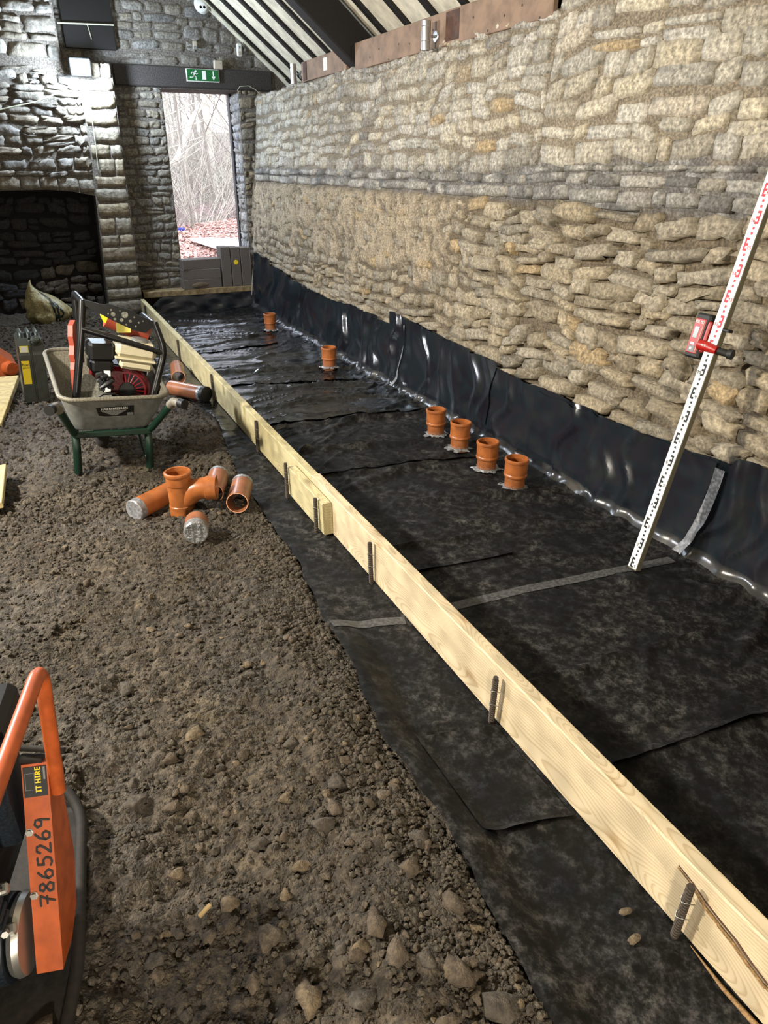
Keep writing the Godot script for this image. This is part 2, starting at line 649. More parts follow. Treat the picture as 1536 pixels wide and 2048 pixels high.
# one rough stone: a grid whose border lies back in the wall
func add_stone(st: SurfaceTool, base: Vector3, U: Vector3, V: Vector3, N: Vector3, q: Array, proud: float, back: float, k: float, jag: float, seed_: int, c: Color, lime := 0.0) -> void:
	var us := [-1.0, -0.965, -0.45, 0.1, 0.55, 0.96, 1.0]
	var vs := [-1.0, -0.91, -0.25, 0.35, 0.90, 1.0]
	var w: float = q[2] * 0.5
	var h: float = q[3] * 0.5
	var g := []
	var gc := []
	var s := seed_ * 3.17
	var lean := nf.get_noise_2d(s, 3.0) * 0.25
	for j in vs.size():
		for i in us.size():
			var a: float = us[i]
			var b: float = vs[j]
			var x := a * sqrt(1.0 - k * b * b * 0.5)
			var y := b * sqrt(1.0 - k * a * a * 0.5)
			x += nf.get_noise_3d(a * 0.8 + s, b * 0.8, 1.0) * 0.14 * jag + lean * 0.12 * b
			y += nf.get_noise_3d(a * 1.3 + s, b * 0.8, 8.0) * 0.24 * jag
			var ii := clampi(i, 1, us.size() - 2)
			var jj := clampi(j, 1, vs.size() - 2)
			var h1 := nf.get_noise_3d(ii * 3.71 + s, jj * 5.33, 70.0)
			var h2 := nf.get_noise_3d(ii * 4.13 + s, jj * 3.77, 130.0)
			x += h1 * 0.07 * jag
			y += h2 * 0.16 * jag
			var edge: bool = i == 0 or j == 0 or i == us.size() - 1 or j == vs.size() - 1
			var d := -back
			if not edge:
				var m := maxf(absf(a), absf(b))
				d = proud * (1.0 - 0.18 * m * m * m) + (nf.get_noise_3d(a * 1.2 + s, b * 1.2, 20.0) * 0.9 + nf.get_noise_3d(a * 3.0 + s, b * 3.0, 40.0) * 0.5) * 0.011 * jag * (1.0 + proud * 14.0) + h1 * 0.006 * jag
			var p = base + U * (q[0] + x * w) + V * (q[1] + y * h + q[4] * a) + N * d
			g.append(p)
			var t := 1.0 + 0.14 * nf.get_noise_3d(p.x * 9.0, p.y * 9.0, p.z * 9.0)
			var cc := Color(c.r * t, c.g * t, c.b * t)
			if lime > 0.0:
				var l := clampf(nz.get_noise_3d(p.x * 7.0 + 5.0, p.y * 9.0, p.z * 7.0) * 2.4, 0.0, 1.0) * lime
				cc = cc.lerp(Color(0.62, 0.59, 0.53), l)
			gc.append(cc)
	st.set_smooth_group(1)
	var nu := us.size()
	for j in vs.size() - 1:
		for i in nu - 1:
			var ids := [j * nu + i, j * nu + i + 1, (j + 1) * nu + i + 1, (j + 1) * nu + i]
			for t3 in [[0, 1, 2], [0, 2, 3]]:
				var A: Vector3 = g[ids[t3[0]]]
				var B: Vector3 = g[ids[t3[1]]]
				var C2: Vector3 = g[ids[t3[2]]]
				var o := [t3[0], t3[1], t3[2]]
				if (C2 - A).cross(B - A).dot(N) < 0.0:
					o = [t3[0], t3[2], t3[1]]
				for e in o:
					st.set_color(gc[ids[e]])
					st.add_vertex(g[ids[e]])
	st.set_smooth_group(-1)

# stones: array of {q, proud, back, k, jag, c, lime}; the ones that show largest become parts, the rest one part
func lay_stones(wall: Node3D, O: Vector3, U: Vector3, V: Vector3, N: Vector3, stones: Array, most: int, near: Vector3, m: Material) -> void:
	for s in stones:
		var p: Vector3 = O + U * s.q[0] + V * s.q[1]
		s.big = s.q[2] * s.q[3] / maxf(0.5, p.distance_squared_to(near)) * (1.0 if p.z < -1.3 and p.x > -0.6 else 0.02)
	stones.sort_custom(func(a, b): return a.big > b.big)
	var rest := mb()
	var n_rest := 0
	for i in stones.size():
		var s = stones[i]
		if i < most:
			var st := mb()
			var c: Vector3 = O + U * s.q[0] + V * s.q[1]
			add_stone(st, Vector3.ZERO, U, V, N, [0.0, 0.0, s.q[2], s.q[3], s.q[4]], s.proud, s.back, s.k, s.jag, i + 1, s.c, s.lime)
			make(wall, "stone", st, m, Transform3D(Basis(), c))
		else:
			add_stone(rest, O, U, V, N, s.q, s.proud, s.back, s.k, s.jag, i + 1, s.c, s.lime)
			n_rest += 1
	if n_rest:
		var o := make(wall, "stonework", rest, m)
		o.set_meta("kind", "stuff")

func hue(base: Color, r: RandomNumberGenerator, spread := 0.2, warm := 0.12) -> Color:
	var l := 1.0 + r.randf_range(-spread, spread)
	var w := r.randf_range(-warm, warm)
	return Color(base.r * l * (1.0 + w * 0.5), base.g * l, base.b * l * (1.0 - w))

# ------------------------------------------------------------------ room shell
func build_shell() -> void:
	var wl := structure("wall_left")
	box(wl, "masonry", M.plain_stone, Vector3(-3.55, 1.1, -3.2), Vector3(0.5, 3.0, 13.2), 0.01)
	var wb := structure("wall_back")
	var st := mb()
	prism(st, at(Vector3(0, 0, 3.25)), PackedVector2Array([Vector2(-3.8, -0.4), Vector2(3.4, -0.4), Vector2(3.4, 2.35), Vector2(-0.3, 5.25), Vector2(-3.8, 2.45)]), 0.5)
	make(wb, "masonry", st, M.plain_stone)

func wall_x(y: float) -> float:
	return 2.5 + 0.1 * y

# how far the mortar of the right wall stands in front of its mean plane
func mortar_depth(z: float, y: float) -> float:
	var n := nz.get_noise_2d(z * 2.2, y * 2.6)
	var n2 := nz.get_noise_2d(z * 9.0 + 40.0, y * 9.0)
	var lower := 1.0 - smoothstep(1.40, 1.44, y + 0.02 * n)
	var rough := smoothstep(-4.7, -3.9, z + 0.5 * n) # raked-out joints near, old plaster far
	var d := lerpf(-0.005 + 0.005 * n2, -0.030 + 0.012 * n2, lower)
	var skin := lower * (1.0 - rough) * smoothstep(0.55, 1.0, y + 0.25 * n)
	d = lerpf(d, 0.026 + 0.016 * n + 0.024 * n2 + 0.010 * nz.get_noise_2d(z * 26.0, y * 14.0), skin)
	return d

func band_amount(z: float, y: float) -> float:
	var n := nz.get_noise_2d(z * 1.6 + 9.0, y * 5.0)
	var t := smoothstep(-8.5, -2.0, z)
	var lo := lerpf(1.46, 1.40, t)
	var hi := lerpf(1.53, 1.60, t)
	var b := smoothstep(lo - 0.03, lo + 0.02, y + n * 0.03) * (1.0 - smoothstep(hi - 0.02, hi + 0.10, y + n * 0.06))
	return b * clampf(0.85 + 0.8 * nz.get_noise_2d(z * 2.6 + 44.0, y * 6.0), 0.4, 1.0)

func right_wall_colour(z: float, y: float, r: RandomNumberGenerator) -> Color:
	var up := smoothstep(1.40, 1.46, y)
	var c := Color(0.405, 0.345, 0.245).lerp(Color(0.535, 0.485, 0.38), up)
	if r:
		c = hue(c, r, 0.2, 0.07)
		if r.randf() < 0.05:
			c = Color(0.50, 0.375, 0.21)
		if up > 0.5 and r.randf() < 0.22:
			c = c.lerp(Color(0.66, 0.62, 0.54), 0.6)
	# grey weathering along the old skirting line, a dark stain, and patchy greyer stones below the eaves
	var grey := band_amount(z, y)
	c = c.lerp(Color(0.115, 0.115, 0.118), 0.85 * grey)
	var stain := exp(-pow((z + 6.1 + 0.3 * nz.get_noise_1d(y * 3.0)) / 0.55, 2.0)) * smoothstep(1.42, 1.6, y)
	c = c.lerp(Color(0.20, 0.175, 0.15), 0.75 * stain * smoothstep(-0.25, 0.2, nz.get_noise_2d(z * 4.0 + 15.0, y * 3.0)))
	var top := smoothstep(2.02, 2.3, y + 0.15 * nz.get_noise_1d(z * 2.0))
	c = c.lerp(Color(0.30, 0.275, 0.235), 0.7 * top * smoothstep(-0.1, 0.25, nz.get_noise_2d(z * 3.0 + 66.0, y * 4.0)))
	return c

func build_right_wall() -> void:
	var wr := structure("wall_right")
	box(wr, "core", M.plain_stone, Vector3(3.1, 0.965, -3.2), Vector3(0.5, 2.73, 13.2), 0.01)
	box(wr, "core", M.plain_stone, Vector3(3.1, 2.48, 0.0), Vector3(0.5, 0.32, 6.8), 0.01)
	# mortar bed
	var zs := PackedFloat32Array()
	var z := -9.3
	while z < 3.1:
		zs.append(z)
		z += 0.028 if z < -0.9 else 0.15
	var ny := 92
	var pos := PackedVector3Array()
	var col := PackedColorArray()
	for i in zs.size():
		var top := 2.33 if zs[i] < -3.62 else 2.72
		top += 0.03 * nz.get_noise_1d(zs[i] * 3.0)
		for j in ny:
			var y := -0.2 + (top + 0.2) * j / (ny - 2.0)
			var d := mortar_depth(zs[i], minf(y, top))
			var x := wall_x(minf(y, top)) - d
			if j == ny - 1: # turn back over the wall head
				y = top
				x = 3.0
			pos.append(Vector3(x, y, zs[i]))
			var skin := smoothstep(0.012, 0.028, d) * (1.0 - smoothstep(1.38, 1.44, y))
			var up := smoothstep(1.40, 1.46, y)
			var c := Color(0.195, 0.155, 0.103).lerp(Color(0.30, 0.25, 0.18), up)
			c = c.lerp(Color(0.49, 0.40, 0.275), skin)
			var n := nz.get_noise_2d(zs[i] * 6.0, y * 6.0 + 50.0)
			c = c * (1.0 + 0.30 * n)
			c = c.lerp(Color(0.14, 0.14, 0.145), 0.8 * band_amount(zs[i], y))
			var wh := clampf(nz.get_noise_2d(zs[i] * 8.0 + 90.0, y * 14.0) * 2.2 - 0.2, 0.0, 1.0) * band_amount(zs[i], y)
			c = c.lerp(Color(0.55, 0.54, 0.52), wh * 0.8)
			c.a = 1.0
			col.append(c)
	put(wr, "mortar_bed", sheet(zs.size(), ny, pos, col, PackedVector2Array(), Vector3.LEFT), M.mortar)
	# stones
	var r := RandomNumberGenerator.new()
	r.seed = 5
	var list := []
	var groups := [
		courses(-9.2, -3.62, 1.56, 2.33, 0.07, 0.125, 0.11, 0.28, 0.011, 21, 0.020),
		courses(-3.62, 0.8, 1.60, 2.72, 0.060, 0.125, 0.13, 0.36, 0.012, 22, 0.022),
		courses(-9.2, 0.8, 1.42, 1.56, 0.06, 0.08, 0.14, 0.42, 0.010, 23, 0.006),
		courses(-3.62, 0.8, 1.56, 1.60, 0.04, 0.05, 0.14, 0.30, 0.010, 26, 0.004),
		courses(-9.2, -4.3, 0.28, 1.40, 0.062, 0.12, 0.11, 0.27, 0.014, 24, 0.020),
		courses(-4.3, 0.8, 0.28, 1.40, 0.056, 0.104, 0.12, 0.33, 0.008, 25, 0.026)]
	for gi in groups.size():
		for q in groups[gi]:
			var zc: float = q[0]
			var yc: float = q[1]
			var s := {"q": q, "back": 0.05, "lime": 0.0, "jag": 1.0}
			s.c = right_wall_colour(zc, yc, r)
			var md := mortar_depth(zc, yc)
			if yc > 1.4:
				s.k = r.randf_range(0.06, 0.34)
				s.proud = 0.010 + r.randf() * 0.008
				s.lime = 0.6 if yc > 1.6 else 0.9
				s.jag = 0.6
				if gi == 2 or gi == 3:
					s.k = 0.15
					s.proud = 0.020 + r.randf() * 0.012
			elif zc < -4.3:
				s.k = r.randf_range(0.2, 0.5)
				s.proud = maxf(0.014, md * 0.85) + r.randf_range(-0.012, 0.016)
			else:
				s.k = r.randf_range(0.02, 0.26)
				s.proud = r.randf_range(0.002, 0.044)
				s.back = 0.06
				s.jag = 1.3
			list.append(s)
	var V := Vector3(0.1, 1, 0)
	lay_stones(wr, Vector3(2.5, 0, 0), Vector3(0, 0, 1), V, Vector3(-1, 0.1, 0).normalized(), list, 300, Vector3(0, 1.6, 0), M.stone)

# ------------------------------------------------------------------ end wall with the doorway
func stones_from(list: Array, qs: Array, base: Color, r: RandomNumberGenerator, proud: float, k: float, jag: float, lime := 0.0, spread := 0.25) -> void:
	for q in qs:
		list.append({"q": q, "c": hue(base, r, spread, 0.1), "proud": proud * r.randf_range(0.5, 1.4), "back": 0.03, "k": k * r.randf_range(0.5, 1.5), "jag": jag, "lime": lime})

func build_end_wall() -> void:
	var we := structure("wall_end")
	var st := mb()
	st.set_color(Color(0.20, 0.18, 0.155))
	prism(st, at(Vector3(0, 0, -9.51)), PackedVector2Array([Vector2(-3.8, -0.4), Vector2(1.655, -0.4), Vector2(1.665, 2.36), Vector2(2.53, 2.36), Vector2(2.51, -0.4), Vector2(3.35, -0.4), Vector2(3.35, 2.4), Vector2(-0.3, 5.25), Vector2(-3.8, 2.45)]), 0.5)
	make(we, "core", st, M.mortar)
	box(we, "threshold", M.concrete, Vector3(2.08, -0.08, -9.52), Vector3(0.86, 0.62, 0.5), 0.01)
	var r := RandomNumberGenerator.new()
	r.seed = 31
	var list := []
	var dark := Color(0.27, 0.245, 0.20)
	stones_from(list, courses(1.10, 1.66, 0.26, 2.36, 0.05, 0.11, 0.10, 0.26, 0.012, 32), dark, r, 0.014, 0.35, 0.9, 0.12)
	stones_from(list, courses(2.52, 2.86, 0.2, 2.36, 0.06, 0.15, 0.10, 0.24, 0.012, 33), Color(0.33, 0.285, 0.21), r, 0.016, 0.35, 1.0, 0.1)
	stones_from(list, courses(0.68, 2.9, 2.58, 3.35, 0.07, 0.16, 0.14, 0.36, 0.012, 34), Color(0.25, 0.23, 0.195), r, 0.004, 0.4, 0.5, 0.25)
	stones_from(list, courses(-3.3, -1.62, 0.0, 2.5, 0.06, 0.13, 0.12, 0.32, 0.012, 36), dark, r, 0.014, 0.35, 0.9, 0.12)
	stones_from(list, courses(-2.2, -1.1, 2.5, 3.4, 0.07, 0.15, 0.14, 0.36, 0.012, 37), dark, r, 0.012, 0.35, 0.9, 0.12)
	lay_stones(we, Vector3(0, 0, -9.26), Vector3(1, 0, 0), Vector3(0, 1, 0), Vector3(0, 0, 1), list, 300, Vector3(0, 1.6, 0), M.stone)
	# limewashed reveal on the right of the doorway
	var rev := []
	stones_from(rev, courses(-9.58, -9.26, 0.25, 2.34, 0.06, 0.13, 0.12, 0.22, 0.012, 35), Color(0.42, 0.41, 0.40), r, 0.014, 0.35, 1.0, 0.6)
	var rv := Node3D.new()
	rv.name = "reveal"
	we.add_child(rv)
	lay_stones(rv, Vector3(2.52, 0, 0), Vector3(0, 0, 1), Vector3(0, 1, 0), Vector3(-1, 0, 0), rev, 300, Vector3(0, 1.6, 0), M.stone)
	# timber lintel, door frame
	box(we, "lintel", M.old_lintel, Vector3(2.05, 2.47, -9.30), Vector3(1.75, 0.20, 0.18), 0.012)
	var d := structure("door_1")
	box(d, "frame_post", M.dark_oak, Vector3(2.555, 1.3, -9.66), Vector3(0.11, 2.14, 0.10), 0.006)
	box(d, "frame_post", M.dark_oak, Vector3(1.60, 1.3, -9.66), Vector3(0.10, 2.14, 0.10), 0.006)
	box(d, "frame_head", M.dark_oak, Vector3(2.08, 2.42, -9.66), Vector3(1.06, 0.10, 0.10), 0.006)

# ------------------------------------------------------------------ chimney breast
func build_chimney() -> void:
	var ch := structure("wall_chimney")
	var arch := [Vector2(0.70, -0.4), Vector2(0.775, 1.30), Vector2(0.55, 1.345), Vector2(0.3, 1.365), Vector2(-0.14, 1.36), Vector2(-0.6, 1.34), Vector2(-1.1, 1.29), Vector2(-1.1, -0.4)]
	var poly := PackedVector2Array([Vector2(-1.6, -0.4), Vector2(-1.6, 2.5), Vector2(-1.1, 2.52), Vector2(-1.1, 4.55), Vector2(0.66, 4.4), Vector2(0.665, 2.52), Vector2(1.0, 2.51), Vector2(1.13, 2.44), Vector2(1.10, -0.4)])
	poly.append_array(PackedVector2Array(arch))
	var st := mb()
	st.set_color(Color(0.20, 0.18, 0.15))
	prism(st, at(Vector3(0, 0, -9.115)), poly, 0.31)
	make(ch, "core", st, M.mortar)
	box(ch, "fireback", M.soot, Vector3(-0.16, 0.5, -9.25), Vector3(1.95, 1.9, 0.02), 0.002)
	var r := RandomNumberGenerator.new()
	r.seed = 41
	var O := Vector3(0, 0, -8.96)
	var list := []
	# dressed quoins down the right-hand corner
	var y := 0.02
	var wide := false
	while y < 2.46:
		var h := r.randf_range(0.11, 0.20)
		var x0 := 0.715 + 0.075 * clampf(y / 1.3, 0.0, 1.0) if y < 1.3 else (0.80 if wide else 0.86)
		var x1 := 1.105 + 0.02 * y / 2.4
		wide = not wide
		if r.randf() < 0.3:
			var xm := lerpf(x0, x1, r.randf_range(0.4, 0.65))
			for e in [[x0, xm], [xm, x1]]:
				list.append({"q": [(e[0] + e[1]) * 0.5, y + h * 0.5, e[1] - e[0] - 0.012, h - 0.016, 0.0], "c": hue(Color(0.32, 0.275, 0.20), r, 0.15, 0.1), "proud": 0.014, "back": 0.03, "k": 0.12, "jag": 0.5, "lime": 0.1})
		else:
			list.append({"q": [(x0 + x1) * 0.5, y + h * 0.5, x1 - x0 - 0.006, h - 0.016, 0.0], "c": hue(Color(0.34, 0.29, 0.21), r, 0.15, 0.1), "proud": 0.014, "back": 0.03, "k": 0.1, "jag": 0.5, "lime": 0.1})
		y += h
	# flat arch over the fireplace
	var x := -1.1
	while x < 0.76:
		var w := r.randf_range(0.13, 0.24)
		var lo := 1.37 - 0.055 * pow((x + w * 0.5 - 0.1) / 0.75, 2.0)
		list.append({"q": [x + w * 0.5, lo + 0.065, w - 0.01, 0.125, 0.0], "c": hue(Color(0.27, 0.24, 0.20), r, 0.15), "proud": 0.016, "back": 0.03, "k": 0.12, "jag": 0.5, "lime": 0.1})
		x += w
	stones_from(list, courses(-1.5, 0.80, 1.50, 2.48, 0.055, 0.12, 0.14, 0.36, 0.012, 42, 0.016), Color(0.26, 0.235, 0.20), r, 0.030, 0.4, 1.3, 0.1)
	stones_from(list, courses(-1.0, 0.655, 2.55, 3.5, 0.07, 0.15, 0.16, 0.40, 0.012, 43), Color(0.28, 0.255, 0.215), r, 0.016, 0.25, 0.8, 0.1)
	lay_stones(ch, O, Vector3(1, 0, 0), Vector3(0, 1, 0), Vector3(0, 0, 1), list, 300, Vector3(0, 1.6, 0), M.tooled_stone)
	# sooty rubble at the back of the fireplace, cleaner low down where it was rebuilt
	var back := []
	for q in courses(-1.0, 0.72, 0.0, 1.30, 0.07, 0.15, 0.14, 0.36, 0.014, 44, 0.02):
		var clean := 1.0 if q[1] < 0.72 + 0.5 * nz.get_noise_1d(q[0] * 3.0) and q[0] > 0.05 + 0.5 * nz.get_noise_1d(q[1] * 5.0) else 0.0
		back.append({"q": q, "c": hue(Color(0.035, 0.035, 0.038).lerp(Color(0.13, 0.108, 0.085), clean * 0.8), r, 0.3), "proud": 0.016 * r.randf(), "back": 0.03, "k": 0.4, "jag": 1.2, "lime": 0.15 * clean})
	var fb := Node3D.new()
	fb.name = "fire_rubble"
	ch.add_child(fb)
	lay_stones(fb, Vector3(0, 0, -9.225), Vector3(1, 0, 0), Vector3(0, 1, 0), Vector3(0, 0, 1), back, 300, Vector3(0, 1.6, 0), M.stone)
	# dark boarded recess beside the stack
	box(ch, "recess_board", M.black_plastic, Vector3(0.99, 2.99, -9.20), Vector3(0.50, 0.62, 0.05), 0.006)
	var rod := mb()
	tube(rod, [Vector3(0.70, 2.885, -9.15), Vector3(1.24, 2.90, -9.15)], 0.008, 8)
	tube(rod, [Vector3(0.98, 2.892, -9.15), Vector3(0.99, 2.83, -9.14), Vector3(1.0, 2.76, -9.14)], 0.005, 6)
	make(ch, "rod", rod, M.cable_white)

# ------------------------------------------------------------------ roof
func roof_y(x: float) -> float:
	return ROOF_Y + 0.8 * (ROOF_X - x)

func build_roof() -> void:
	var cl := structure("ceiling")
	var n := Vector3(0.8, 1, 0).normalized()
	var down := Vector3(1, -0.8, 0).normalized()
	var ang := atan2(-0.8, 1.0)
	var zs := [-9.0, -8.6, -8.2, -7.82, -7.44, -7.05, -6.62, -6.2, -5.78, -5.36, -4.94, -4.52, -4.1, -3.68, -3.26, -2.84, -2.42, -2.0, -1.58, -1.16, -0.74, -0.32, 0.1, 0.52, 0.94, 1.36, 1.78, 2.2, 2.62, 3.0]
	var top := Vector3(-0.3, roof_y(-0.3), 0)
	var foot := Vector3(3.35, roof_y(3.35), 0)
	var length := top.distance_to(foot)
	for i in zs.size() - 1:
		var zc: float = (zs[i] + zs[i + 1]) * 0.5
		var w: float = zs[i + 1] - zs[i]
		if i == 0:
			zc -= 0.2
			w += 0.4
		box(cl, "roof_board", M.roof_board, (top + foot) * 0.5 + n * 0.032 + Vector3(0, 0, zc), Vector3(length, 0.03, w - 0.004), 0.002, Vector3(0, 0, ang))
	for z in zs:
		box(cl, "rafter", M.dark_oak, (top + foot) * 0.5 + n * 0.030 + Vector3(0, 0, z), Vector3(length, 0.075, 0.070), 0.005, Vector3(0, 0, ang))
	box(cl, "roof_covering", M.dark_oak, (top + foot) * 0.5 + n * 0.115 + Vector3(0, 0, -3.2), Vector3(length + 0.3, 0.10, 13.4), 0.01, Vector3(0, 0, ang))
	var foot2 := Vector3(-3.95, roof_y(3.35), 0)
	box(cl, "left_slope", M.roof_board, (top + foot2) * 0.5 + Vector3(-0.8, 1, 0).normalized() * 0.09 + Vector3(0, 0, -3.2), Vector3(length + 0.2, 0.10, 13.4), 0.01, Vector3(0, 0, -ang))
	# cable run along the gable rafter
	var st := mb()
	tube(st, [Vector3(2.0, roof_y(2.0) - 0.03, -8.95), Vector3(2.6, roof_y(2.6) - 0.045, -8.95), Vector3(3.0, roof_y(3.0) - 0.03, -8.95)], 0.008, 6)
	make(cl, "cable", st, M.cable_white)
	# principal rafter of the truss
	var tr := thing("roof_truss", "thick dark timber principal rafter dropping between the brown boards", "truss", Vector3.ZERO)
	box(tr, "principal_rafter", M.dark_oak, Vector3(1.9, roof_y(1.9) - 0.20, -6.43), Vector3(2.9, 0.26, 0.17), 0.012, Vector3(0, 0, ang))
	box(tr, "post", M.dark_oak, Vector3(2.88, 2.39, -6.42), Vector3(0.2, 0.30, 0.14), 0.008)
	# brown boards on the wall head
	var b1 := thing("wall_plate_board", "short brown timber board on the wall head with white switch", "board", Vector3.ZERO, 0.0, "brown boards on the wall head")
	box(b1, "board", M.wall_plate, Vector3(2.735, 2.405, -7.05), Vector3(0.035, 0.165, 1.12), 0.004)
	box(b1, "dark_strip", M.wall_plate_dark, Vector3(2.714, 2.405, -7.50), Vector3(0.008, 0.15, 0.09), 0.002)
	var b2 := thing("wall_plate_board", "long brown timber board on the wall head with spotlight on it", "board", Vector3.ZERO, 0.0, "brown boards on the wall head")
	box(b2, "board", M.wall_plate, Vector3(2.735, 2.395, -4.99), Vector3(0.035, 0.19, 2.62), 0.004)
	box(b2, "dark_patch", M.wall_plate_dark, Vector3(2.7165, 2.40, -4.72), Vector3(0.003, 0.16, 0.17), 0.001)
	var nb := mb()
	for k in 14:
		var zz := -6.0 + k * 0.17
		lathe(nb, axis_xf(Vector3(2.7175, 2.36 + 0.05 * sin(k * 2.3), zz), Vector3.LEFT), [Vector2(0.007, 0), Vector2(0.005, 0.003), Vector2(0, 0.003)], 8)
	make(b2, "nails", nb, M.rebar)
	var pd := thing("roof_strut", "dark slanting roof timber at the end of the brown board", "strut", Vector3.ZERO)
	box(pd, "timber", M.dark_oak, Vector3(2.80, 2.56, -3.58), Vector3(0.09, 0.60, 0.08), 0.006, Vector3(0.12, 0, 0.35))

# ------------------------------------------------------------------ soil
func edge_x(z: float) -> float:
	var pts := [Vector2(-9.1, 0.98), Vector2(-7.0, 0.90), Vector2(-6.2, 0.80), Vector2(-5.5, 0.86), Vector2(-4.78, 0.97), Vector2(-4.2, 0.90), Vector2(-3.68, 0.84), Vector2(-2.63, 0.83), Vector2(-2.15, 0.76), Vector2(-1.99, 0.765), Vector2(-1.47, 0.69), Vector2(-1.08, 0.70), Vector2(-0.8, 0.67), Vector2(-0.4, 0.64), Vector2(0.8, 0.62), Vector2(4.0, 0.62)]
	for i in pts.size() - 1:
		if z <= pts[i + 1].x:
			var t := clampf((z - pts[i].x) / (pts[i + 1].x - pts[i].x), 0.0, 1.0)
			return lerpf(pts[i].y, pts[i + 1].y, t)
	return 0.62

func bank(z: float) -> float:
	return 0.008 + 0.055 * smoothstep(-2.5, -1.7, z)

func soil_y(x: float, z: float) -> float:
	var e := edge_x(z)
	var b := bank(z)
	var y := b * 0.7 + 0.034 * nz.get_noise_2d(x * 0.9, z * 0.9) + 0.026 * nz.get_noise_2d(x * 2.6 + 7.0, z * 2.6) + 0.010 * nf.get_noise_2d(x * 9.0, z * 9.0)
	# the floor rises a little towards the fireplace
	y += 0.07 * smoothstep(-6.0, -8.8, z) * (1.0 - smoothstep(0.6, 1.0, x))
	# hollow scraped beside the compactor, heap along the sheet
	y -= 0.05 * exp(-pow((x - 0.12) / 0.25, 2.0) - pow((z + 1.45) / 0.35, 2.0))
	y += 0.020 * exp(-pow((x - e + 0.16) / 0.12, 2.0)) * smoothstep(-2.6, -1.6, z)
	# slip under the sheet
	y = lerpf(y, minf(y, b - 0.03), smoothstep(e - 0.03, e + 0.03, x))
	y = lerpf(y, -0.05, smoothstep(e + 0.03, e + 0.2, x))
	var fx := absf(x - 0.217)
	y = lerpf(y, 0.0 + (0.217 - x) * 0.10, (1.0 - smoothstep(0.25, 0.45, fx)) * (1.0 - smoothstep(0.35, 0.6, absf(z + 4.3))))
	return y

func build_soil() -> void:
	var xs := PackedFloat32Array()
	var x := -3.4
	while x < 2.7:
		xs.append(x)
		x += 0.12 if x < -0.9 else (0.0115 if x < 1.02 else 0.1)
	var zs := PackedFloat32Array()
	var z := -9.3
	while z < 3.1:
		zs.append(z)
		z += 0.03 if z < -4.6 else (0.0125 if z < -0.2 else 0.12)
	var pos := PackedVector3Array()
	var col := PackedColorArray()
	for i in zs.size():
		for j in xs.size():
			var px := xs[j]
			var pz := zs[i]
			var y := soil_y(px, pz)
			if px > -1.0 and px < edge_x(pz) + 0.02:
				y += 0.009 * nf.get_noise_2d(px * 24.0, pz * 24.0) + 0.005 * absf(nf.get_noise_2d(px * 55.0 + 11.0, pz * 55.0))
			pos.append(Vector3(px, y, pz))
			var n := nz.get_noise_2d(px * 1.4 + 3.0, pz * 1.4)
			var n2 := nz.get_noise_2d(px * 5.0 + 60.0, pz * 5.0)
			var c := Color(0.080, 0.063, 0.044).lerp(Color(0.132, 0.104, 0.072), clampf(0.5 + n * 0.9 + n2 * 0.5, 0.0, 1.0))
			# spilled sand and mortar dust lie in patches
			var sand := clampf(nz.get_noise_2d(px * 2.3 + 22.0, pz * 2.3 + 4.0) * 2.6 - 0.75, 0.0, 1.0)
			c = c.lerp(Color(0.24, 0.19, 0.115), 0.7 * sand)
			c = c.lerp(Color(0.125, 0.108, 0.09), 0.6 * smoothstep(-0.1, 0.25, nz.get_noise_2d(px * 1.1 + 130.0, pz * 1.1)))
			c.a = 1.0
			col.append(c)
	var fl := structure("floor")
	put(fl, "soil", sheet(zs.size(), xs.size(), pos, col, PackedVector2Array(), Vector3.UP), M.soil)
	box(fl, "subsoil", M.plain_stone, Vector3(-0.2, -0.42, -3.2), Vector3(7.4, 0.5, 13.4), 0.01)
	# crumbs too many to count
	var r := RandomNumberGenerator.new()
	r.seed = 91
	for variant in 4:
		var mm := MultiMesh.new()
		mm.transform_format = MultiMesh.TRANSFORM_3D
		mm.use_colors = true
		mm.mesh = rock(200 + variant, false, 0.3, 0.8)
		var count := 13000
		mm.instance_count = count
		for i in count:
			var pz: float
			var px: float
			if i % 4 == 0:
				pz = r.randf_range(-8.6, -3.0)
				px = r.randf_range(-0.9, 0.9)
			else:
				pz = -0.3 - 3.6 * pow(r.randf(), 1.3)
				px = r.randf_range(-0.75, 0.75)
				if r.randf() < 0.3:
					px = edge_x(pz) - absf(r.randfn(0.0, 0.10))
			px = minf(px, edge_x(pz) - 0.005)
			var clump := nz.get_noise_2d(px * 3.0 + 80.0, pz * 3.0)
			var s := 0.0022 + 0.0075 * pow(r.randf(), 3.2) * (1.0 + 1.4 * maxf(0.0, clump))
			if pz < -3.5:
				s *= 1.6
			var y := soil_y(px, pz)
			var bs := Basis.from_euler(Vector3(r.randf() * TAU, r.randf() * TAU, r.randf() * TAU)).scaled(Vector3.ONE * s * r.randf_range(0.8, 1.4))
			mm.set_instance_transform(i, Transform3D(bs, Vector3(px, y + s * 0.45, pz)))
			var l := r.randf_range(0.7, 1.35)
			mm.set_instance_color(i, Color(0.122 * l, 0.099 * l, 0.071 * l))
		var mi := MultiMeshInstance3D.new()
		mi.multimesh = mm
		mi.material_override = M.clod
		mi.name = "soil_crumbs" if variant == 0 else "soil_crumbs_%03d" % variant
		fl.add_child(mi, true)
		mi.set_meta("kind", "stuff")

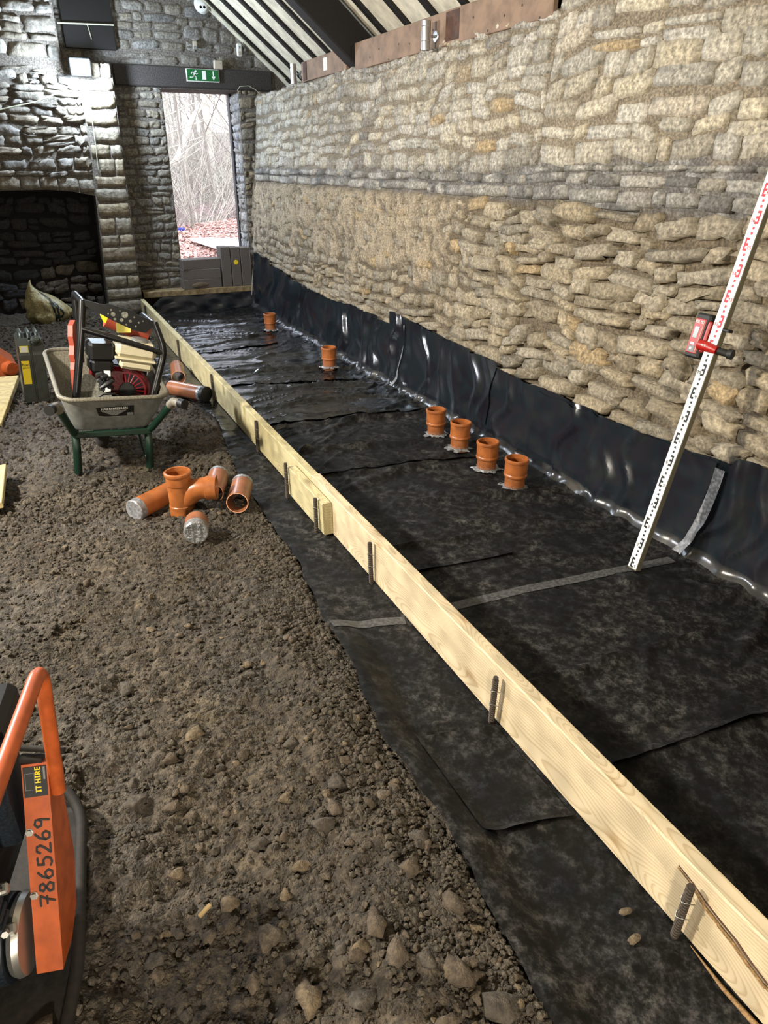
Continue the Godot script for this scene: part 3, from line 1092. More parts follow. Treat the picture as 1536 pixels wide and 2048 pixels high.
func build_loose_stones() -> void:
	var r := RandomNumberGenerator.new()
	r.seed = 17
	var shapes := []
	for k in 9:
		shapes.append(rock(300 + k, true, 0.36, [0.62, 0.75, 0.9][k % 3]))
	# placed by hand where the photograph shows the largest ones: x, z, half size
	var big := [[0.42, -0.93, 0.030], [0.37, -0.905, 0.022], [0.43, -0.84, 0.036], [0.20, -1.02, 0.030], [0.48, -0.80, 0.026], [0.14, -0.95, 0.024], [0.52, -0.75, 0.034], [0.60, -0.90, 0.030], [0.55, -1.02, 0.024], [0.62, -1.10, 0.026], [0.42, -1.25, 0.030], [0.46, -1.28, 0.028], [0.50, -1.36, 0.022], [0.55, -1.42, 0.020], [0.33, -1.17, 0.022], [0.27, -1.12, 0.018], [0.30, -1.60, 0.024], [0.18, -1.72, 0.026], [0.05, -1.80, 0.024], [0.10, -1.66, 0.022], [0.02, -2.06, 0.026], [0.42, -1.95, 0.022], [0.30, -2.55, 0.018], [0.24, -2.30, 0.018], [0.12, -2.75, 0.020], [-0.08, -2.45, 0.022], [-0.02, -1.55, 0.026], [0.07, -1.50, 0.024], [0.24, -0.86, 0.034], [0.33, -0.80, 0.030], [0.08, -0.85, 0.028], [0.14, -1.15, 0.022], [0.58, -0.66, 0.036], [0.46, -0.68, 0.030], [0.28, -0.70, 0.030]]
	for i in 290:
		var px: float
		var pz: float
		var s: float
		if i < big.size():
			px = big[i][0]
			pz = big[i][1]
			s = big[i][2]
		else:
			pz = -0.55 - 2.9 * pow(r.randf(), 1.5)
			px = r.randf_range(-0.35, 0.66)
			if r.randf() < 0.4:
				px = edge_x(pz) - 0.04 - absf(r.randfn(0.0, 0.13))
			px = minf(px, edge_x(pz) - 0.03)
			s = 0.008 + 0.014 * pow(r.randf(), 2.0)
			if px < -0.10 and pz > -1.75:
				px += 0.35
		var o := MeshInstance3D.new()
		o.mesh = shapes[r.randi() % shapes.size()]
		o.material_override = M["loose_stone_%d" % (r.randi() % 4)]
		o.name = numbered("loose_stone")
		add_child(o, true)
		var k := Vector3(r.randf_range(0.75, 1.3), r.randf_range(0.7, 1.0), r.randf_range(0.75, 1.2))
		o.transform = Transform3D(Basis.from_euler(Vector3(r.randf_range(-0.3, 0.3), r.randf() * TAU, r.randf_range(-0.3, 0.3))).scaled(k * s), Vector3(px, soil_y(px, pz) + s * 0.30, pz))
		if pz < -2.1:
			tag(o, "small loose stone on the trodden soil in front of the orange pipes", "stone", "loose stones before the pipes")
		elif edge_x(pz) - px < 0.2:
			tag(o, "loose brown stone in the crumbled soil along the black sheet edge", "stone", "loose stones along the sheet edge")
		else:
			tag(o, "loose brown stone in the open soil right of the orange compactor", "stone", "loose stones beside the compactor")

# ------------------------------------------------------------------ membrane
const FOLDS := [
	# x0, z0, x1, z1, height, width
	[1.13, -6.0, 2.40, -5.66, 0.030, 0.050], [1.14, -4.86, 2.15, -4.90, 0.016, 0.040], [1.14, -4.46, 2.42, -4.28, 0.022, 0.040],
	[1.14, -4.0, 2.33, -3.66, 0.018, 0.045], [1.12, -6.90, 2.17, -7.32, 0.018, 0.040], [1.12, -7.55, 1.80, -7.65, 0.014, 0.035],
	[1.12, -8.05, 2.10, -7.95, 0.014, 0.035], [1.13, -6.45, 2.30, -6.35, 0.016, 0.05], [1.13, -5.3, 2.10, -5.25, 0.014, 0.035],
	[1.30, -5.52, 2.42, -5.05, 0.014, 0.05], [1.5, -4.2, 2.42, -4.62, 0.016, 0.03], [1.14, -3.62, 2.0, -3.34, 0.012, 0.035],
	[1.35, -3.30, 2.20, -3.55, 0.016, 0.05], [1.50, -3.02, 2.36, -2.80, 0.014, 0.04], [1.7, -3.2, 2.1, -2.55, 0.014, 0.045],
	[1.13, -2.62, 2.0, -2.45, 0.008, 0.022], [1.6, -2.75, 2.45, -2.30, 0.012, 0.04], [2.0, -2.9, 2.42, -2.6, 0.016, 0.03],
	[1.12, -1.53, 2.40, -1.46, 0.011, 0.022], [1.12, -1.12, 2.40, -1.03, 0.012, 0.022], [1.79, -1.53, 1.55, -1.25, 0.008, 0.021],
	[0.72, -1.55, 1.05, -1.42, 0.010, 0.022], [0.74, -1.05, 1.05, -1.02, 0.010, 0.022], [0.70, -0.66, 1.06, -0.62, 0.010, 0.022],
	[0.88, -3.10, 1.06, -2.92, 0.018, 0.03], [0.86, -2.78, 1.0, -2.66, 0.014, 0.025], [0.92, -4.3, 1.05, -4.1, 0.012, 0.03], [0.9, -3.9, 1.05, -3.75, 0.012, 0.03],
	[2.05, -1.9, 2.45, -1.55, 0.020, 0.05], [2.1, -1.35, 2.44, -1.5, 0.022, 0.03]]

func film_y(x: float, z: float) -> float:
	var far := smoothstep(-3.0, -5.0, z)
	var y := 0.004 + 0.0035 * nz.get_noise_2d(x * 1.5, z * 2.2) + 0.002 * far * nf.get_noise_2d(x * 3.0 + 20.0, z * 11.0)
	var zr := z + 0.25 * nf.get_noise_2d(x * 0.9 + 3.0, z * 0.5)
	var rg := 1.0 - minf(1.0, absf(nf.get_noise_2d(x * 0.55 + 14.0, zr * 2.3)) * 7.0)
	var rg2 := 1.0 - minf(1.0, absf(nf.get_noise_2d(x * 0.9 + 54.0, zr * 3.6 + x * 1.2)) * 9.0)
	y += smoothstep(-2.3, -4.2, z) * (0.016 * rg * rg * rg + 0.010 * rg2 * rg2 * rg2)
	for f in FOLDS:
		var a := Vector2(f[0], f[1])
		var b := Vector2(f[2], f[3])
		var p := Vector2(x, z)
		if absf(z - (f[1] + f[3]) * 0.5) > 0.75:
			continue
		var ab := b - a
		var t := clampf((p - a).dot(ab) / ab.length_squared(), 0.0, 1.0)
		var q := a + ab * t
		var w: float = f[5]
		var d := p.distance_to(q) + 0.02 * nf.get_noise_2d(x * 6.0, z * 6.0) * (1.0 if w > 0.02 else 0.0)
		if d < w * 3.0:
			var s := 1.0 - 0.6 * absf(t - 0.45)
			y += 1.4 * f[4] * s * exp(-pow(d / w, 2.0) * 1.6) * 1.0
	# rises onto the soil along its left edge
	var e := edge_x(z)
	y += bank(z) * (1.0 - smoothstep(e + 0.01, e + 0.15, x))
	# kept flat under the shutter board
	var bd := absf(x - 1.09)
	y = lerpf(minf(y, 0.003), y, smoothstep(0.03, 0.09, bd))
	return y

func film_top(z: float) -> float:
	var pts := [Vector2(-9.3, 0.60), Vector2(-8.75, 0.66), Vector2(-8.3, 0.58), Vector2(-7.4, 0.50), Vector2(-6.6, 0.47), Vector2(-5.6, 0.50), Vector2(-5.0, 0.46), Vector2(-3.6, 0.47), Vector2(-2.97, 0.46), Vector2(-2.42, 0.455), Vector2(-1.86, 0.47), Vector2(-1.84, 0.515), Vector2(-1.0, 0.54), Vector2(1.0, 0.52)]
	for i in pts.size() - 1:
		if z <= pts[i + 1].x:
			return lerpf(pts[i].y, pts[i + 1].y, clampf((z - pts[i].x) / (pts[i + 1].x - pts[i].x), 0.0, 1.0)) + 0.008 * nf.get_noise_1d(z * 6.0)
	return 0.52

func film_fold(z: float, y: float) -> float:
	var far := smoothstep(-4.2, -5.6, z)
	var zw := z + 0.10 * nf.get_noise_2d(z * 1.5, y * 3.0)
	var a := absf(nf.get_noise_1d(zw * 2.2 + 3.0))
	var f := lerpf(0.020, 0.038, far) * (1.0 - minf(1.0, a * 3.2))
	f += far * 0.030 * absf(nf.get_noise_2d(zw * 3.2, y * 1.4 + 8.0))
	f += lerpf(0.004, 0.010, far) * nf.get_noise_2d(zw * 2.0, y * 3.0)
	f += 0.008 * absf(nf.get_noise_2d(z * 3.5 + 12.0, y * 6.0)) * (1.0 - smoothstep(0.02, 0.22, y))
	return f

func film_wall_x(z: float, y: float) -> float:
	return wall_x(y) - 0.055 - film_fold(z, y)

func film_colour(x: float, z: float, wall: bool) -> Color:
	var near := 1.0 if z > -4.4 else 0.4
	var d := clampf(0.35 + 0.75 * nz.get_noise_2d(x * 2.4 + 70.0, z * 2.4), 0.0, 1.0)
	d += 0.55 * clampf(nz.get_noise_2d(x * 7.0, z * 4.0 + 33.0) * 2.0, 0.0, 1.0)
	d *= 0.25 + 0.75 * near
	if wall:
		d *= 0.12
	var c := Color(0.008, 0.0105, 0.0145).lerp(Color(0.088, 0.084, 0.077), clampf(d, 0.0, 1.4) * 0.75)
	c.a = 1.0
	return c

func build_membrane() -> void:
	var t := thing("damp_proof_membrane", "wrinkled black plastic membrane covering the floor and turned up the stone wall", "plastic sheet")
	var zs := PackedFloat32Array()
	var z := -9.03
	while z < 0.9:
		zs.append(z)
		z += 0.016 if z < -0.3 else 0.06
	var nfloor := 100
	var narc := 6
	var nwall := 24
	var cols := nfloor + narc + nwall
	var pos := PackedVector3Array()
	var col := PackedColorArray()
	var uv := PackedVector2Array()
	for zz in zs:
		var xl := edge_x(zz) + 0.010 * nf.get_noise_1d(zz * 5.0)
		var top := film_top(zz)
		var xe := film_wall_x(zz, 0.07) - 0.07
		for j in cols:
			var p: Vector3
			var s: float
			if j < nfloor:
				var x := lerpf(xl, xe, float(j) / (nfloor - 1))
				p = Vector3(x, film_y(x, zz), zz)
				s = x
			elif j < nfloor + narc:
				var a := (j - nfloor + 1.0) / (narc + 1.0) * PI * 0.5
				var y0 := film_y(xe, zz)
				p = Vector3(xe + 0.07 * sin(a), y0 + (0.07 - y0) * (1.0 - cos(a)) + 0.003 * nf.get_noise_2d(zz * 6.0, a * 2.0), zz)
				s = xe + 0.11 * a / PI * 2.0
			else:
				var v := float(j - nfloor - narc) / (nwall - 1)
				var y := lerpf(0.07, top, v)
				p = Vector3(film_wall_x(zz, y), y, zz)
				s = xe + 0.11 + y
			pos.append(p)
			uv.append(Vector2(s, zz))
			col.append(film_colour(s, zz, j >= nfloor + narc))
	# cleaner film at the door end, dusty film where people have walked
	var split := 0
	while zs[split] < -4.4:
		split += 1
	for h in [[0, split + 1, 0, nfloor + 3, M.film], [split, zs.size(), 0, nfloor + 3, M.film_dusty], [0, zs.size(), nfloor + 2, cols, M.film_clean]]:
		var p2 := PackedVector3Array()
		var c2 := PackedColorArray()
		var u2 := PackedVector2Array()
		for i in range(h[0], h[1]):
			for j in range(h[2], h[3]):
				p2.append(pos[i * cols + j])
				c2.append(col[i * cols + j])
				u2.append(uv[i * cols + j])
		put(t, "floor_sheet" if h[2] == 0 else "wall_sheet", sheet(h[1] - h[0], h[3] - h[2], p2, c2, u2, Vector3.UP if h[2] == 0 else Vector3.LEFT), h[4])
	# second sheet lapped over the first on the wall
	overlap(t, -5.13, -3.62, 0.57, 0.50)
	overlap(t, -3.2, -1.93, 0.44, 0.46)
	# folded laps lying on the floor
	lap(t, 1.125, 2.36, [-1.55, -1.47], [-1.12, -1.04])
	lap(t, 0.80, 1.055, [-1.46, -1.40], [-1.06, -1.02])
	lap(t, 1.125, 1.75, [-2.62, -2.50], [-2.36, -2.30])
	lap(t, 1.125, 2.28, [-6.02, -5.74], [-5.55, -5.30])
	lap(t, 1.125, 2.34, [-4.95, -4.80], [-4.46, -4.30])
	lap(t, 1.125, 2.30, [-4.02, -3.72], [-3.55, -3.38])
	lap(t, 1.125, 2.08, [-7.0, -7.25], [-6.7, -6.85])
	# upstand below the door sill
	var pos2 := PackedVector3Array()
	var col2 := PackedColorArray()
	var uv2 := PackedVector2Array()
	for i in 40:
		var x := 1.14 + 1.36 * i / 39.0
		var top2 := 0.165 * smoothstep(1.10, 1.36, x) + 0.02
		for j in 14:
			var y := top2 * j / 13.0
			pos2.append(Vector3(x, y, -9.0 - 0.02 * j / 13.0 + 0.012 * nf.get_noise_2d(x * 4.0, y * 8.0)))
			uv2.append(Vector2(x, y))
			col2.append(film_colour(x, y, true))
	put(t, "upstand", sheet(40, 14, pos2, col2, uv2, Vector3(0, 0, 1)), M.film_clean)
	# tape over the laps
	tape(t, [Vector2(1.13, -2.035), Vector2(1.29, -2.05), Vector2(1.6, -2.035), Vector2(1.9, -2.00), Vector2(2.36, -1.955)], 0.052, M.dusty_tape)
	tape(t, [Vector2(0.775, -2.10), Vector2(0.82, -2.10), Vector2(0.95, -2.08), Vector2(1.06, -2.045)], 0.050, M.dusty_tape)
	wall_tape(t, -4.83, -4.93, 0.52, 0.035, M.duct_tape)
	wall_tape(t, -1.90, -1.965, 0.445, 0.05, M.duct_tape)

func overlap(t: Node3D, z0: float, z1: float, top0: float, top1: float) -> void:
	var pos := PackedVector3Array()
	var col := PackedColorArray()
	var uv := PackedVector2Array()
	var n := int((z1 - z0) / 0.02)
	for i in n:
		var k := float(i) / (n - 1)
		for j in 22:
			var v := j / 21.0
			var zz := lerpf(z0, z1, k) + 0.03 * (1.0 - v) * (1.0 - 2.0 * k)
			var y := lerpf(0.10, lerpf(top0, top1, k) + 0.010 * nf.get_noise_1d(zz * 5.0 + 7.0), v)
			pos.append(Vector3(film_wall_x(zz, y) - 0.007 - 0.008 * absf(nf.get_noise_2d(zz * 2.0, y * 2.0)), y, zz))
			uv.append(Vector2(y + 3.0, zz))
			col.append(film_colour(y + 9.0, zz, true))
	put(t, "overlap", sheet(n, 22, pos, col, uv, Vector3.LEFT), M.film_clean)

func lap(t: Node3D, x0: float, x1: float, za: Array, zb: Array) -> void:
	var pos := PackedVector3Array()
	var col := PackedColorArray()
	var uv := PackedVector2Array()
	var n := int((x1 - x0) / 0.02)
	for i in n:
		var k := float(i) / (n - 1)
		var x := lerpf(x0, x1, k)
		for j in 26:
			var v := j / 25.0
			var z := lerpf(lerpf(za[0], za[1], k), lerpf(zb[0], zb[1], k), v) + 0.012 * nf.get_noise_1d(x * 5.0) * (1.0 - 2.0 * absf(v - 0.5))
			var e := maxf(0.0, absf(v - 0.5) * 2.0 - 0.86) / 0.14
			pos.append(Vector3(x, film_y(x, z) + 0.004 + 0.007 * e * (1.0 + 0.8 * nf.get_noise_1d(x * 6.0 + v * 9.0)), z))
			uv.append(Vector2(x + 5.3, z + 2.7))
			col.append(film_colour(x + 4.0, z, false))
	put(t, "lap", sheet(n, 26, pos, col, uv, Vector3.UP), M.film_dusty if za[0] > -4.4 else M.film)

func tape(t: Node3D, path: Array, w: float, m: Material) -> void:
	var pos := PackedVector3Array()
	var n := 60
	for i in n:
		var k := float(i) / (n - 1) * (path.size() - 1)
		var s := mini(int(k), path.size() - 2)
		var p: Vector2 = path[s].lerp(path[s + 1], k - s)
		var d: Vector2 = (path[s + 1] - path[s]).normalized()
		var nn := Vector2(-d.y, d.x)
		for j in 5:
			var q := p + nn * w * (j / 4.0 - 0.5)
			pos.append(Vector3(q.x, film_y(q.x, q.y) + 0.0022, q.y))
	put(t, "tape", sheet(n, 5, pos, PackedColorArray(), PackedVector2Array(), Vector3.UP), m)

func wall_tape(t: Node3D, z0: float, z1: float, top: float, w: float, m: Material) -> void:
	var pos := PackedVector3Array()
	for i in 40:
		var v := i / 39.0
		var y := lerpf(top, 0.035, v)
		for j in 5:
			var zz := lerpf(z0, z1, v * v) + w * (j / 4.0 - 0.5)
			var x := film_wall_x(zz, y) - 0.020
			if y < 0.10:
				x -= 0.045 * pow((0.10 - y) / 0.07, 1.6)
			pos.append(Vector3(x, y, zz))
	put(t, "wall_tape", sheet(40, 5, pos, PackedColorArray(), PackedVector2Array(), Vector3.LEFT), m)

# ------------------------------------------------------------------ shutter boards
# a sawn board along z; the grain texture runs along it
func plank_mesh(w: float, h: float, l: float, per: float, off: float, ch := 0.004) -> ArrayMesh:
	var st := mb()
	var pr := PackedVector2Array([Vector2(-w / 2 + ch, -h / 2), Vector2(w / 2 - ch, -h / 2), Vector2(w / 2, -h / 2 + ch), Vector2(w / 2, h / 2 - ch), Vector2(w / 2 - ch, h / 2), Vector2(-w / 2 + ch, h / 2), Vector2(-w / 2, h / 2 - ch), Vector2(-w / 2, -h / 2 + ch)])
	var n := int(l / 0.25) + 1
	var run := 0.0
	for i in pr.size():
		var a := pr[i]
		var b := pr[(i + 1) % pr.size()]
		var sl := a.distance_to(b)
		var nrm := Vector3(b.y - a.y, a.x - b.x, 0)
		var v0 := run
		var v1 := run + sl / maxf(w, h) * 0.96
		if i == 4 and w < h: # narrow top edge shows its own flat sawn figure
			v0 = 0.30
			v1 = 0.62
		for k in n:
			var z0 := -l / 2 + l * k / n
			var z1 := -l / 2 + l * (k + 1) / n
			var P := [Vector3(a.x, a.y, z0), Vector3(b.x, b.y, z0), Vector3(b.x, b.y, z1), Vector3(a.x, a.y, z1)]
			var ou := off + (0.37 if i == 4 else 0.0)
			var Q := [Vector2(z0 / per + ou, v0), Vector2(z0 / per + ou, v1), Vector2(z1 / per + ou, v1), Vector2(z1 / per + ou, v0)]
			for o in [[0, 1, 2], [0, 2, 3]]:
				var oo: Array = o
				if (P[o[2]] - P[o[0]]).cross(P[o[1]] - P[o[0]]).dot(nrm) < 0.0:
					oo = [o[0], o[2], o[1]]
				for e in oo:
					st.set_uv(Q[e])
					st.add_vertex(P[e])
		run = v1
	for s in [-1.0, 1.0]:
		for k in range(1, pr.size() - 1):
			var tr := [pr[0], pr[k], pr[k + 1]]
			if s > 0.0:
				tr = [pr[0], pr[k + 1], pr[k]]
			for p in tr:
				st.set_uv(Vector2(p.x * 3.0, p.y * 3.0))
				st.add_vertex(Vector3(p.x, p.y, s * l / 2))
	return done(st)

func build_shutter_boards() -> void:
	var b1 := put(self, "shutter_board", plank_mesh(0.047, 0.205, 4.35, 2.2, 0.1), M.shutter_wood, at(Vector3(1.0935, 0.1085, -0.93), Vector3(0, 0.0, 0)))
	tag(b1, "long pale timber shutter board on edge running towards the camera", "board", "timber shutter boards along the sheet")
	var b2 := put(self, "shutter_board", plank_mesh(0.047, 0.195, 5.75, 2.2, 0.6), M.shutter_wood_green, at(Vector3(1.0935, 0.104, -5.985)))
	tag(b2, "long greenish timber shutter board on edge leading back to the door", "board", "timber shutter boards along the sheet")
	var b3 := put(self, "shutter_board", plank_mesh(0.047, 0.165, 0.52, 2.2, 0.35), M.shutter_wood_green, at(Vector3(1.045, 0.095, -3.09), Vector3(0, 0.0, 0.02)))
	tag(b3, "short offcut board bridging the joint of the two shutter boards", "board", "timber shutter boards along the sheet")
	# split running off the near pin; a dark strip stands for its shaded gap
	for e in 2:
		var st := mb()
		var sp := []
		for k in 9:
			var f := k / 8.0
			sp.append(Vector3(1.0690 - 0.004 * e * sin(f * PI) * 2.0, lerpf(0.178, 0.100, f) + 0.003 * sin(k * 2.0) - 0.006 * e, lerpf(-0.70, -0.37, f)))
		for k in 8:
			var d: Vector3 = sp[k + 1] - sp[k]
			var wd: float = [0.004, 0.008][e] * sin((k + 0.7) / 8.5 * PI)
			cbox(st, Transform3D(Basis(Vector3(1, 0, 0), Vector3(1, 0, 0).cross(d.normalized()) * -1.0, d.normalized()).orthonormalized(), (sp[k] + sp[k + 1]) * 0.5), Vector3(0.004, wd, d.length() * 1.04), 0.0008)
		make(b1, ["crack_shade", "splinter"][e], st, [M.wall_plate_dark, M.split_wood][e], b1.transform.affine_inverse())
	var st2 := mb()
	tube(st2, [Vector3(1.062, 0.010, -0.62), Vector3(1.050, 0.013, -0.52), Vector3(1.052, 0.015, -0.40), Vector3(1.055, 0.015, -0.20)], 0.008, 5, true, [0.001, 0.005, 0.008, 0.009])
	make(b1, "splinter", st2, M.split_wood, b1.transform.affine_inverse())
	# steel pins tied to the boards
	var pins := [[-8.45, 1.066, 0.2], [-6.55, 1.066, 0.20], [-5.23, 1.066, 0.205], [-4.06, 1.066, 0.205], [-3.325, 1.014, 0.205], [-2.885, 1.014, 0.19], [-2.35, 1.062, 0.20], [-1.425, 1.060, 0.195], [-0.655, 1.058, 0.19]]
	var words := ["at the far end of the board by the chimney", "beside the two pipes lying by the board", "just right of the black capped pipe", "halfway along the greenish shutter board", "at the far end of the short offcut board", "at the near end of the short offcut board", "just in front of the short offcut board", "standing alone mid way along the near board", "nearest the camera where the board has split"]
	for i in pins.size():
		var p: Array = pins[i]
		var o := thing("rebar_pin", "ribbed steel rebar pin " + words[i], "rebar", Vector3(p[1] - 0.009, 0.0, p[0]), 0.0, "steel pins holding the shutter boards")
		o.rotation.z = 0.02 if i > 5 else 0.0
		o.rotation.x = [0.0, 0.01, -0.02, 0.03, 0.0, 0.02, -0.02, 0.06, 0.05][i]
		var s := mb()
		var rad := 0.0085
		tube(s, [Vector3(0, 0.0, 0), Vector3(0, p[2], 0)], rad, 10)
		var y := 0.012
		while y < p[2] - 0.006:
			lathe(s, at(Vector3(0, y, 0), Vector3(0.3, 0, 0)), [Vector2(rad, -0.003), Vector2(rad + 0.0018, -0.001), Vector2(rad + 0.0018, 0.001), Vector2(rad, 0.003)], 10)
			y += 0.009
		make(o, "bar", s, M.rebar)
		for yy in [p[2] * 0.45, p[2] * 0.74]:
			var wv := mb()
			var ring := []
			for k in 11:
				var a := PI * 0.5 + PI * k / 10.0
				ring.append(Vector3(cos(a) * (rad + 0.003), yy + 0.004 * sin(k * 0.7), sin(a) * (rad + 0.003)))
			ring.push_front(Vector3(0.010, yy - 0.004, rad + 0.006))
			ring.append(Vector3(0.010, yy + 0.004, -rad - 0.006))
			tube(wv, ring, 0.0013, 5)
			make(o, "tie_wire", wv, M.wire)

# ------------------------------------------------------------------ drain pipes
func hollow(st: SurfaceTool, xf: Transform3D, r: float, l: float, wall := 0.004, sides := 28) -> void:
	lathe(st, xf, [Vector2(r - wall, l), Vector2(r - wall, 0.0), Vector2(r, 0.0), Vector2(r, l), Vector2(r - wall, l)], sides)

func crumple(st: SurfaceTool, r0: float, r1: float, seed_: int) -> void:
	var n := 26
	for i in n:
		for j in 4:
			var P := []
			for e in [[0, 0], [1, 0], [1, 1], [0, 1]]:
				var a: float = TAU * ((i + e[0]) % n) / n
				var f: float = (j + e[1]) / 4.0
				var rr := lerpf(r0, r1 * (1.0 + 0.35 * nf.get_noise_2d(cos(a) * 2.0 + seed_, sin(a) * 2.0)), f)
				var y := 0.010 * pow(1.0 - f, 2.0) + 0.005 + 0.010 * f * nf.get_noise_3d(cos(a) * 5.0 + seed_, sin(a) * 5.0, f * 3.0)
				P.append(Vector3(cos(a) * rr, maxf(y, 0.003), sin(a) * rr))
			quad(st, P[0], P[1], P[2], P[3], Vector3.UP)

func build_drain_risers() -> void:
	var at_ := [[2.186, -7.45], [2.170, -5.69], [2.205, -3.86], [2.192, -3.54], [2.180, -3.21], [2.177, -2.925]]
	var words := ["farthest one, near the door end", "second one from the door end", "third one from the door, first of four", "second of the close four", "third of the close four", "nearest one to the levelling staff"]
	var socket := mb()
	lathe(socket, Transform3D(), [Vector2(0.0555, 0.03), Vector2(0.0555, 0.173), Vector2(0.060, 0.175), Vector2(0.0655, 0.172), Vector2(0.0665, 0.165), Vector2(0.0655, 0.157), Vector2(0.0625, 0.154), Vector2(0.0615, 0.090), Vector2(0.0645, 0.085), Vector2(0.0655, 0.079), Vector2(0.0635, 0.073), Vector2(0.0585, 0.070), Vector2(0.0555, 0.066)], 36)
	var socket_mesh := done(socket)
	var body := mb()
	hollow(body, at(Vector3(0, -0.02, 0)), 0.0555, 0.09)
	var body_mesh := done(body)
	for i in at_.size():
		var o := thing("drain_riser", "orange drain pipe standing through the sheet, " + words[i], "pipe", Vector3(at_[i][0], film_y(at_[i][0], at_[i][1]), at_[i][1]), i * 1.1, "orange drain pipes standing through the sheet")
		o.rotation.z = [0.0, 0.02, -0.02, 0.03, 0.0, -0.02][i]
		put(o, "socket", socket_mesh, M.clay_plastic)
		put(o, "pipe", body_mesh, M.clay_plastic_dusty)
		var c := mb()
		crumple(c, 0.0545, 0.080, i * 5)
		make(o, "tape_skirt", c, M.foil_tape)

func taped_end(o: Node3D, xf: Transform3D, r: float, m: Material, sleeve := 0.035, seam := false) -> void:
	var st := mb()
	lathe(st, xf, [Vector2(r + 0.0012, -sleeve), Vector2(r + 0.0016, -0.002), Vector2(r * 0.93, 0.003), Vector2(r * 0.5, 0.001), Vector2(0, 0.0)], 28)
	make(o, "tape_cap", st, m)
	if seam:
		var s2 := mb()
		for e in [[-0.016, 0.014, 1.86], [0.014, 0.004, 1.7], [0.034, 0.003, 1.35]]:
			cbox(s2, xf * at(Vector3(e[0], 0.003, 0.0)), Vector3(e[1], 0.003, r * e[2]), 0.001)
		make(o, "tape_fold", s2, m)

func lying_pipe(called: String, label: String, a: Vector3, b: Vector3, m: Material) -> Node3D:
	var o := thing(called, label, "pipe", a, 0.0, "loose orange drain pipe pieces")
	var st := mb()
	var xf := axis_xf(Vector3.ZERO, b - a)
	hollow(st, xf, 0.055, a.distance_to(b))
	make(o, "pipe", st, m)
	var e := mb()
	lathe(e, xf, [Vector2(0.051, -0.0006), Vector2(0.055, -0.0006)], 28)
	make(o, "cut_edge", e, M.pipe_cut_edge)
	return o

